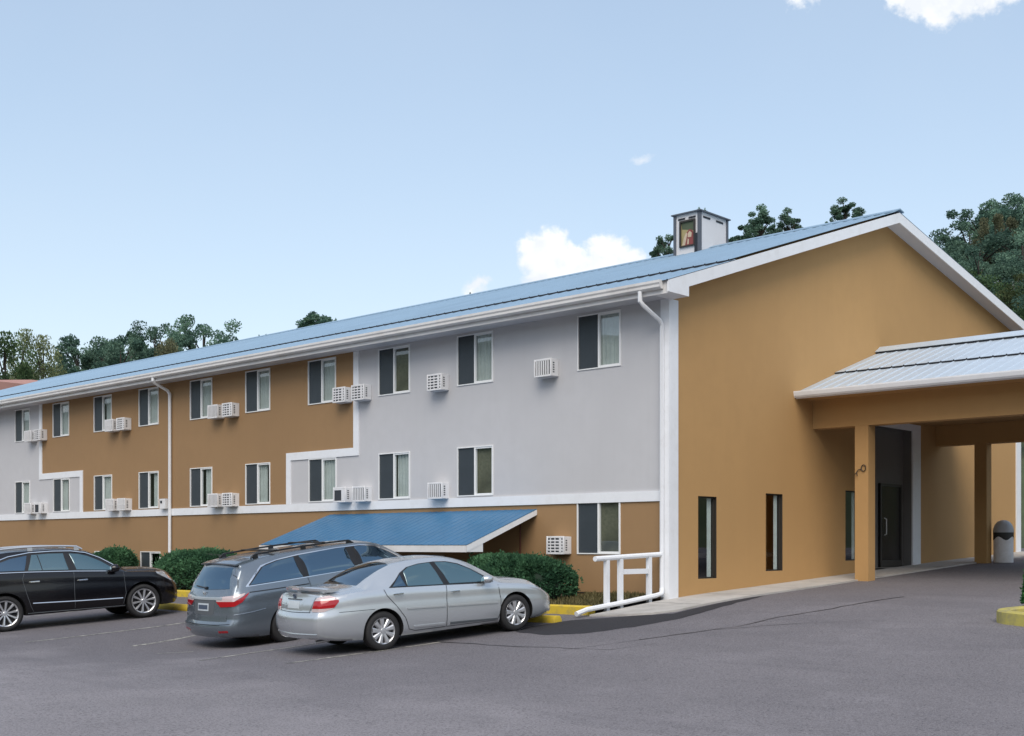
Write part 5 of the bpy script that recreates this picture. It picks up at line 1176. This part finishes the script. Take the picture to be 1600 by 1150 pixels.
c.patch('plate_recess', [(-.30, .76), (-.33, .93), (.33, .93), (.30, .76)], M['silver_paint'], 'rear', off=.002, nx=8, ny=4)
c.patch('plate_garnish', [(-.24, .925), (-.24, .945), (.24, .945), (.24, .925)], M['grey_trim'], 'rear', off=.016, thick=.03, nx=8, ny=2)
c.line('shut_line', [(-.53, .735), (0, .728), (.53, .735)], M['black_trim'], .012, view='rear'); c.line('shut_line', [(-.50, .73), (-.56, .85), (-.60, .975)], M['black_trim'], .010, view='rear'); c.line('shut_line', [(.50, .73), (.56, .85), (.60, .975)], M['black_trim'], .010, view='rear')
h, nn = c.ray((-6, 0, .985), (1, 0, 0)); MB().lathe([(.0, -.012), (.036, -.010), (.042, .0)], (h.x, 0, h.z), axis='y', n=20)
eb = MB(); eb.v = []; 
def ellipse_ring(mb, x, y0, z0, a, b_, r, n=22): mb.tube([(x, y0 + a * math.cos(t), z0 + b_ * math.sin(t)) for t in np.linspace(0, 2 * math.pi, n)], r, 6)
ellipse_ring(eb, h.x - .012, 0, .985, .052, .036, .006); ellipse_ring(eb, h.x - .012, 0, .992, .028, .016, .005); ellipse_ring(eb, h.x - .012, 0, .978, .013, .030, .005); eb.build('emblem', M['plate_dark'], c.root, local=True, smooth=True)
# boot spoiler
w = MB(); secs = []
for k in range(17):
    t = -1 + 2 * k / 16; y = .70 * t; x0_ = .075 + .20 * abs(t) ** 3; zt_s = 1.135 - .035 * abs(t) ** 4
    secs.append([(x0_ - .03, y, zt_s - .05), (x0_ - .035, y, zt_s - .015), (x0_ + .03, y, zt_s), (x0_ + .17, y, zt_s - .018), (x0_ + .2, y, zt_s - .045), (x0_ + .06, y, zt_s - .065)])
for i in range(16):
    for k in range(6): w.quad(secs[i][k], secs[i][(k + 1) % 6], secs[i + 1][(k + 1) % 6], secs[i + 1][k])
for s_ in (secs[0], secs[-1]): w.add(s_, [tuple(range(6))])
for y in (-.60, 0, .60): w.box(.10 + .1 * (abs(y) > .1), y - .06, 1.03, .24 + .1 * (abs(y) > .1), y + .06, 1.09)
w.build('spoiler', M['silver_paint'], c.root, local=True, smooth=True, angle=40)
MB().box(.035, -.11, 1.088, .05, .11, 1.112).build('brake_lamp', M['lamp_white'], c.root, local=True)
c.patch('headlight', corner_poly([(4.40, -.84, .735), (4.36, -.80, .825), (4.55, -.72, .80), (4.78, -.48, .71), (4.80, -.48, .64), (4.66, -.72, .655)], 120), M['lamp_head'], 120, off=.006, nx=14, ny=6, rnd=1)
c.patch('grille', [(-.36, .60), (-.34, .68), (.34, .68), (.36, .60)], M['black_trim'], 'front', off=.005, nx=10, ny=4)
c.patch('lower_intake', [(-.45, .28), (-.42, .40), (.42, .40), (.45, .28)], M['black_trim'], 'front', off=.005, nx=10, ny=4)
c.line('bumper_crease', [(-.70, .385), (0, .375), (.70, .385)], M['silver_paint'], view='rear', tube=.016, off=-.006)
w = MB(); w.tube([(.10, -.45, .24), (.35, -.45, .25)], .03, 10); w.build('exhaust_pipe', M['alloy'], c.root, local=True, smooth=True)

# --- slate minivan
sp = dict(L=5.15, axles=(1.18, 4.18), R=.35, arch=.405, track=.965, crown=.05, bulge=(.13, .20), blr=1.5, blf=.9,
    top=[(0, 1.655), (.3, 1.69), (.7, 1.725), (1.3, 1.745), (2.2, 1.755), (2.9, 1.745), (3.35, 1.715), (3.65, 1.65), (4.0, 1.46), (4.3, 1.27), (4.5, 1.155), (4.75, 1.06), (4.95, .96), (5.08, .84), (5.15, .72)],
    belt=[(0, 1.10), (.5, 1.13), (1.6, 1.14), (2.9, 1.12), (3.8, 1.08), (4.4, 1.02), (4.8, .88), (5.15, .64)],
    w=[(0, .88), (.12, .935), (.4, .985), (1.0, 1.0), (3.8, 1.0), (4.4, .975), (4.8, .89), (5.0, .79), (5.15, .63)],
    wt=[(0, .70), (.3, .70), (1., .71), (2.5, .705), (3.3, .69), (3.8, .70), (4.3, .77), (4.7, .75), (5.15, .5)],
    sill=[(0, .30), (.4, .25), (1., .22), (3.8, .2), (5.15, .21)],
    dr=[(.2, .14), (.32, .05), (.45, 0), (.56, .01), (.60, .06), (.75, .085), (.95, .12), (1.06, .15), (1.15, .20), (1.35, .31), (1.55, .45), (1.62, .47), (1.70, .40)], df=[(.2, .08), (.4, 0), (.6, 0), (.75, .06), (1.2, .1)])
van = Car('grey_minivan', 'slate grey minivan with roof rails parked between the silver sedan and the black crossover', sp, M['slate_paint'], *car_pose(-5.166, -6.352, 4.6, 1.18, 3.0), cat='minivan')
c = van
c.wheels(.232, 'seven', .225)
c.patch('window_surround', [(.40, 1.20), (.62, 1.385), (.84, 1.545), (1.2, 1.61), (1.7, 1.645), (2.6, 1.66), (3.2, 1.645), (3.55, 1.585), (3.9, 1.42), (4.25, 1.19), (3.9, 1.155), (2.9, 1.19), (1.7, 1.19)], M['chrome'], off=.002, nx=30)
c.patch('window_surround', [(.46, 1.215), (.65, 1.375), (.86, 1.53), (1.2, 1.592), (1.7, 1.625), (2.6, 1.642), (3.2, 1.625), (3.52, 1.565), (3.85, 1.41), (4.15, 1.205), (3.9, 1.18), (2.9, 1.198), (1.7, 1.205)], M['black_trim'], off=.005, nx=30)
c.patch('quarter_window', [(.50, 1.225), (.70, 1.385), (.88, 1.515), (1.22, 1.58), (1.58, 1.605), (1.64, 1.21)], M['car_glass'], off=.007, nx=14)
c.patch('pillar_cover', [(1.585, 1.605), (1.70, 1.612), (1.77, 1.205), (1.645, 1.21)], M['black_trim'], off=.006, nx=4)
c.patch('side_window', [(1.70, 1.618), (2.2, 1.635), (2.82, 1.635), (2.90, 1.20), (1.78, 1.205)], M['car_glass'], off=.007, nx=14)
c.patch('pillar_cover', [(2.83, 1.635), (3.02, 1.625), (3.08, 1.20), (2.91, 1.20)], M['black_trim'], off=.006, nx=4)
c.patch('side_window', [(3.03, 1.622), (3.3, 1.60), (3.52, 1.55), (3.8, 1.42), (4.08, 1.215), (3.09, 1.20)], M['car_glass'], off=.007, nx=14)
c.patch('tailgate', [(-.72, .60), (-.80, 1.06), (-.62, 1.59), (0, 1.62), (.62, 1.59), (.80, 1.06), (.72, .60)], M['slate_paint'], 'rear', off=.003, nx=16, ny=16)
c.patch('rear_window', [(-.70, 1.19), (-.60, 1.40), (-.55, 1.555), (0, 1.575), (.55, 1.555), (.60, 1.40), (.70, 1.19), (0, 1.175)], M['car_glass'], 'rear', off=.010, nx=16, ny=10)
c.line('shut_line', [(-.90, .56), (-.5, .545), (.5, .545), (.90, .56)], M['black_trim'], .016, view='rear')
c.line('shut_line', [(.30, 1.60), (.33, 1.4), (.27, 1.2)], M['black_trim'], .014)
c.patch('tail_lamp', corner_poly([(.15, -.30, 1.035), (.13, -.50, 1.05), (.20, -.80, 1.07), (.33, -.96, 1.09), (.30, -.95, 1.05), (.18, -.85, .965), (.14, -.36, .965)], 38), M['lamp_white'], 38, off=.012, nx=16, ny=5)
c.patch('tail_lamp', corner_poly([(.14, -.34, .965), (.18, -.86, .965), (.28, -.95, 1.03), (.38, -.985, 1.095), (.36, -.98, 1.05), (.26, -.95, .94), (.18, -.86, .875), (.11, -.50, .865)], 38), M['lamp_red'], 38, off=.014, nx=16, ny=6)
c.patch('tailgate_garnish', [(-.60, .995), (-.60, 1.045), (.60, 1.045), (.60, .995)], M['alloy'], 'rear', off=.016, thick=.03, nx=12, ny=3)
c.patch('plate_recess', [(-.36, .72), (-.38, .99), (.38, .99), (.36, .72)], M['grey_trim'], 'rear', off=.007, nx=8, ny=4)
pl = c.patch('number_plate', [(-.2, .79), (-.2, .93), (.2, .93), (.2, .79)], M['plate'], 'rear', off=.013, nx=6, ny=3)[0]
c.patch('plate_print', [(-.17, .82), (-.17, .90), (.17, .90), (.17, .82)], M['plate_dark'], 'rear', off=.016, nx=6, ny=2, parent=pl)
h, nn = c.ray((-6, 0, 1.11), (1, 0, 0)); eb = MB()                       # upright chrome badge
eb.tube([(h.x - .018, -.030, 1.145), (h.x - .020, -.022, 1.075)], .007, 6); eb.tube([(h.x - .018, .030, 1.145), (h.x - .020, .022, 1.075)], .007, 6); eb.tube([(h.x - .019, -.026, 1.11), (h.x - .019, .026, 1.11)], .006, 6)
eb.tube([(h.x - .014, -.05, 1.15), (h.x - .014, .05, 1.15), (h.x - .014, .04, 1.07), (h.x - .014, -.04, 1.07), (h.x - .014, -.05, 1.15)], .005, 6); eb.build('emblem', M['chrome'], c.root, local=True, smooth=True)
h, nn = c.ray((-6, 0, 1.22), (1, 0, 0)); h2, _ = c.ray((-6, .42, 1.235), (1, 0, 0)); w = MB(); w.tube([(h.x - .03, 0, 1.21), (h2.x - .035, .42, 1.235)], .014, 6); w.lathe([(0, -.03), (.03, -.03), (.03, .03), (0, .03)], (h.x - .02, 0, 1.205), axis='y', n=12); w.build('wiper', M['black_trim'], c.root, local=True, smooth=True)
w = MB(); secs = []
for k in range(17):                                                       # roof spoiler
    t = -1 + 2 * k / 16; y = .66 * t; q = .08 * t * t; zz_ = 1.665 - .03 * t * t
    secs.append([(.30 + q, y, zz_ - .035), (.30 + q, y, zz_ - .01), (.45 + q, y, zz_ + .022), (.75, y, zz_ + .045), (.75, y, zz_ - .02), (.45 + q, y, zz_ - .03)])
for i in range(16):
    for k in range(6): w.quad(secs[i][k], secs[i][(k + 1) % 6], secs[i + 1][(k + 1) % 6], secs[i + 1][k])
for s_ in (secs[0], secs[-1]): w.add(s_, [tuple(range(6))])
w.build('spoiler', M['slate_paint'], c.root, local=True, smooth=True, angle=40)
def rail(car, y, x0, x1, zf, m, r=.018, m2=None):
    for sg in (-1, 1):
        zs = [(x, zf(x)) for x in np.linspace(x0, x1, 14)]
        w = MB(); w.tube([(x0 - .1, sg * y, zs[0][1] - .06)] + [(x, sg * y, z) for x, z in zs] + [(x1 + .12, sg * y, zs[-1][1] - .07)], r, 8)
        for x in (x0, (x0 + x1) / 2, x1): w.box(x - .05, sg * y - .018, zf(x) - .09, x + .05, sg * y + .018, zf(x) - .005)
        w.build('roof_rail', m, car.root, local=True, smooth=True, angle=50)
rail(c, .60, .85, 3.0, lambda x: 1.745 + .025 * math.sin(math.pi * (x - .6) / 2.6), M['black_trim'])
w = MB(); w.box(1.25, -.62, 1.765, 1.33, .62, 1.787); w.build('cross_bar', M['black_trim'], c.root, local=True); w = MB(); w.box(2.35, -.62, 1.772, 2.43, .62, 1.794); w.build('cross_bar', M['black_trim'], c.root, local=True)
c.line('slide_track', [(.45, 1.095), (1.0, 1.08), (1.74, 1.065)], M['black_trim'], .02)
c.line('shut_line', [(1.74, 1.19), (1.78, .9), (1.70, .7), (1.62, .45)], M['black_trim'], .012); c.line('shut_line', [(2.98, 1.2), (3.0, .7), (2.96, .27), (1.65, .28)], M['black_trim'], .012); c.line('shut_line', [(4.02, 1.17), (3.99, .8), (3.86, .28), (2.96, .27)], M['black_trim'], .012)
c.handle(1.92, .98, M['slate_paint']); c.handle(3.12, .98, M['slate_paint'])
c.mirror_pair(3.95, 1.16, .99, M['slate_paint'], .24, .19)
c.patch('windscreen', [(3.58, -.62), (4.30, -.70), (4.40, -.4), (4.43, 0), (4.40, .4), (4.30, .70), (3.58, .62), (3.50, .3), (3.49, 0), (3.50, -.3)], M['car_glass'], 'top', off=.005, nx=12, ny=14)
c.patch('headlight', corner_poly([(4.62, -.86, .82), (4.60, -.84, .93), (4.85, -.72, .90), (5.1, -.5, .80), (5.1, -.5, .72)], 140), M['lamp_head'], 140, off=.006, nx=14, ny=6, rnd=1)
c.patch('reflector', [(-.80, .40), (-.80, .44), (-.55, .43), (-.55, .39)], M['lamp_red'], 'rear', off=.005, nx=4, ny=2); c.patch('reflector', [(.80, .40), (.80, .44), (.55, .43), (.55, .39)], M['lamp_red'], 'rear', off=.005, nx=4, ny=2)
c.line('bumper_crease', [(.10, .72), (.45, .73), (.72, .75)], M['slate_paint'], tube=.012, off=-.004)

# --- black crossover
sp = dict(L=4.98, axles=(1.07, 4.09), R=.385, arch=.445, track=.965, crown=.045, bulge=(.12, .15), blr=1.4, blf=.8,
    top=[(0, 1.56), (.3, 1.62), (.8, 1.69), (1.5, 1.735), (2.1, 1.735), (2.6, 1.705), (3.0, 1.62), (3.3, 1.46), (3.6, 1.28), (3.85, 1.165), (4.1, 1.155), (4.5, 1.12), (4.75, 1.05), (4.9, .96), (4.98, .84)],
    belt=[(0, 1.18), (.8, 1.24), (1.6, 1.225), (2.6, 1.17), (3.5, 1.10), (4.1, 1.055), (4.6, .99), (4.98, .74)],
    w=[(0, .86), (.15, .93), (.5, .98), (1.1, 1.0), (2., .995), (3.5, .995), (4.2, .99), (4.6, .95), (4.85, .84), (4.98, .68)],
    wt=[(0, .62), (.5, .65), (1.5, .66), (2.5, .65), (3.0, .655), (3.5, .72), (4.1, .78), (4.7, .72), (4.98, .5)],
    sill=[(0, .38), (.4, .33), (1.4, .30), (3.8, .29), (4.6, .26), (5.12, .27)],
    dr=[(.25, .14), (.4, .04), (.55, 0), (.75, .03), (.95, .08), (1.15, .15), (1.35, .30), (1.55, .45), (1.7, .4)], df=[(.2, .1), (.4, .0), (.6, 0), (.8, .05), (1.2, .1)])
suv = Car('black_crossover', 'black crossover with chrome strips and silver roof rails at the far left', sp, M['black_paint'], *car_pose(-11.964, -8.643, 10.9, 1.07, 3.02))
c = suv
c.wheels(.285, 'ten', .24)
c.patch('window_surround', [(.72, 1.30), (.95, 1.47), (1.25, 1.565), (1.7, 1.62), (2.2, 1.622), (2.6, 1.60), (2.9, 1.545), (3.2, 1.42), (3.52, 1.21), (3.5, 1.125), (2.6, 1.195), (1.6, 1.25), (.8, 1.275)], M['black_trim'], off=.002, nx=30)
c.patch('quarter_window', [(.84, 1.31), (1.02, 1.46), (1.28, 1.54), (1.64, 1.59), (1.53, 1.275), (1.0, 1.295)], M['car_glass'], off=.008, nx=14)
c.patch('side_window', [(1.60, 1.27), (1.74, 1.595), (2.1, 1.60), (2.42, 1.585), (2.46, 1.225)], M['car_glass_pale'], off=.008, nx=14)
c.line('window_divider', [(1.86, 1.59), (1.90, 1.26)], M['black_trim'], .018, off=.0095)
c.patch('side_window', [(2.63, 1.215), (2.55, 1.575), (2.75, 1.55), (2.95, 1.49), (3.2, 1.36), (3.45, 1.185), (3.44, 1.145)], M['car_glass_pale'], off=.008, nx=16)
c.line('chrome_strip', [(.75, 1.265), (1.6, 1.235), (2.6, 1.180), (3.5, 1.112)], M['chrome'], tube=.014, off=.010)
c.line('chrome_strip', [(.68, 1.29), (.93, 1.485), (1.25, 1.588), (1.7, 1.645), (2.2, 1.647), (2.6, 1.625), (2.92, 1.565), (3.22, 1.435), (3.52, 1.24)], M['chrome'], tube=.013, off=.008)
c.line('chrome_strip', [(1.64, .56), (2.6, .525), (3.60, .50)], M['chrome'], tube=.014, off=.010)
c.line('sill_line', [(1.54, .345), (3.66, .32)], M['grey_trim'], tube=.008, off=.004)
c.handle(1.71, 1.02, M['chrome'], .24); c.handle(2.74, .975, M['chrome'], .24)
c.line('shut_line', [(1.52, 1.24), (1.46, 1.1), (1.52, .8), (1.60, .5), (1.66, .36), (2.54, .34)], M['grey_trim'], .008); c.line('shut_line', [(2.56, 1.18), (2.54, .7), (2.54, .34), (3.60, .33), (3.68, .6), (3.66, 1.09)], M['grey_trim'], .008)
c.mirror_pair(3.42, 1.19, .98, M['black_paint'], .23, .18)
c.line('hood_line', [(3.70, 1.085), (4.1, 1.075), (4.5, 1.01)], M['grey_trim'], .008)
rail(c, .60, .75, 2.75, lambda x: 1.775 - .05 * ((x - 1.75) / 1.0) ** 2, M['alloy'], .024)
c.patch('headlight', corner_poly([(4.42, -.95, .99), (4.48, -.93, 1.045), (4.72, -.88, 1.01), (4.90, -.76, .93), (4.92, -.74, .79), (4.80, -.84, .79), (4.62, -.92, .885)], 112), M['lamp_head'], 112, off=.008, nx=16, ny=6, rnd=1)
c.patch('indicator', corner_poly([(4.74, -.87, .86), (4.74, -.86, .93), (4.86, -.79, .90), (4.88, -.78, .82)], 112), M['amber'], 112, off=.012, nx=6, ny=3)
c.patch('grille', [(-.48, .50), (-.46, .80), (.46, .80), (.48, .50)], M['chrome'], 'front', off=.006, nx=12, ny=6)
c.patch('bumper_strip', corner_poly([(4.86, -.82, .47), (4.86, -.82, .50), (5.05, -.60, .50), (5.05, -.6, .47)], 130), M['chrome'], 130, off=.012, nx=8, ny=2)
c.patch('windscreen', [(2.98, -.6), (3.72, -.70), (3.82, -.4), (3.85, 0), (3.82, .4), (3.72, .70), (2.98, .6), (2.90, .3), (2.89, 0), (2.90, -.3)], M['car_glass'], 'top', off=.005, nx=12, ny=14)
c.patch('rear_window', [(-.66, 1.22), (-.55, 1.50), (0, 1.52), (.55, 1.50), (.66, 1.22), (0, 1.20)], M['car_glass'], 'rear', off=.008, nx=14, ny=8)
c.patch('tail_lamp', corner_poly([(.15, -.55, .92), (.18, -.6, 1.08), (.4, -.92, 1.12), (.45, -.95, 1.02)], 40), M['lamp_red'], 40, off=.01, nx=10, ny=5)
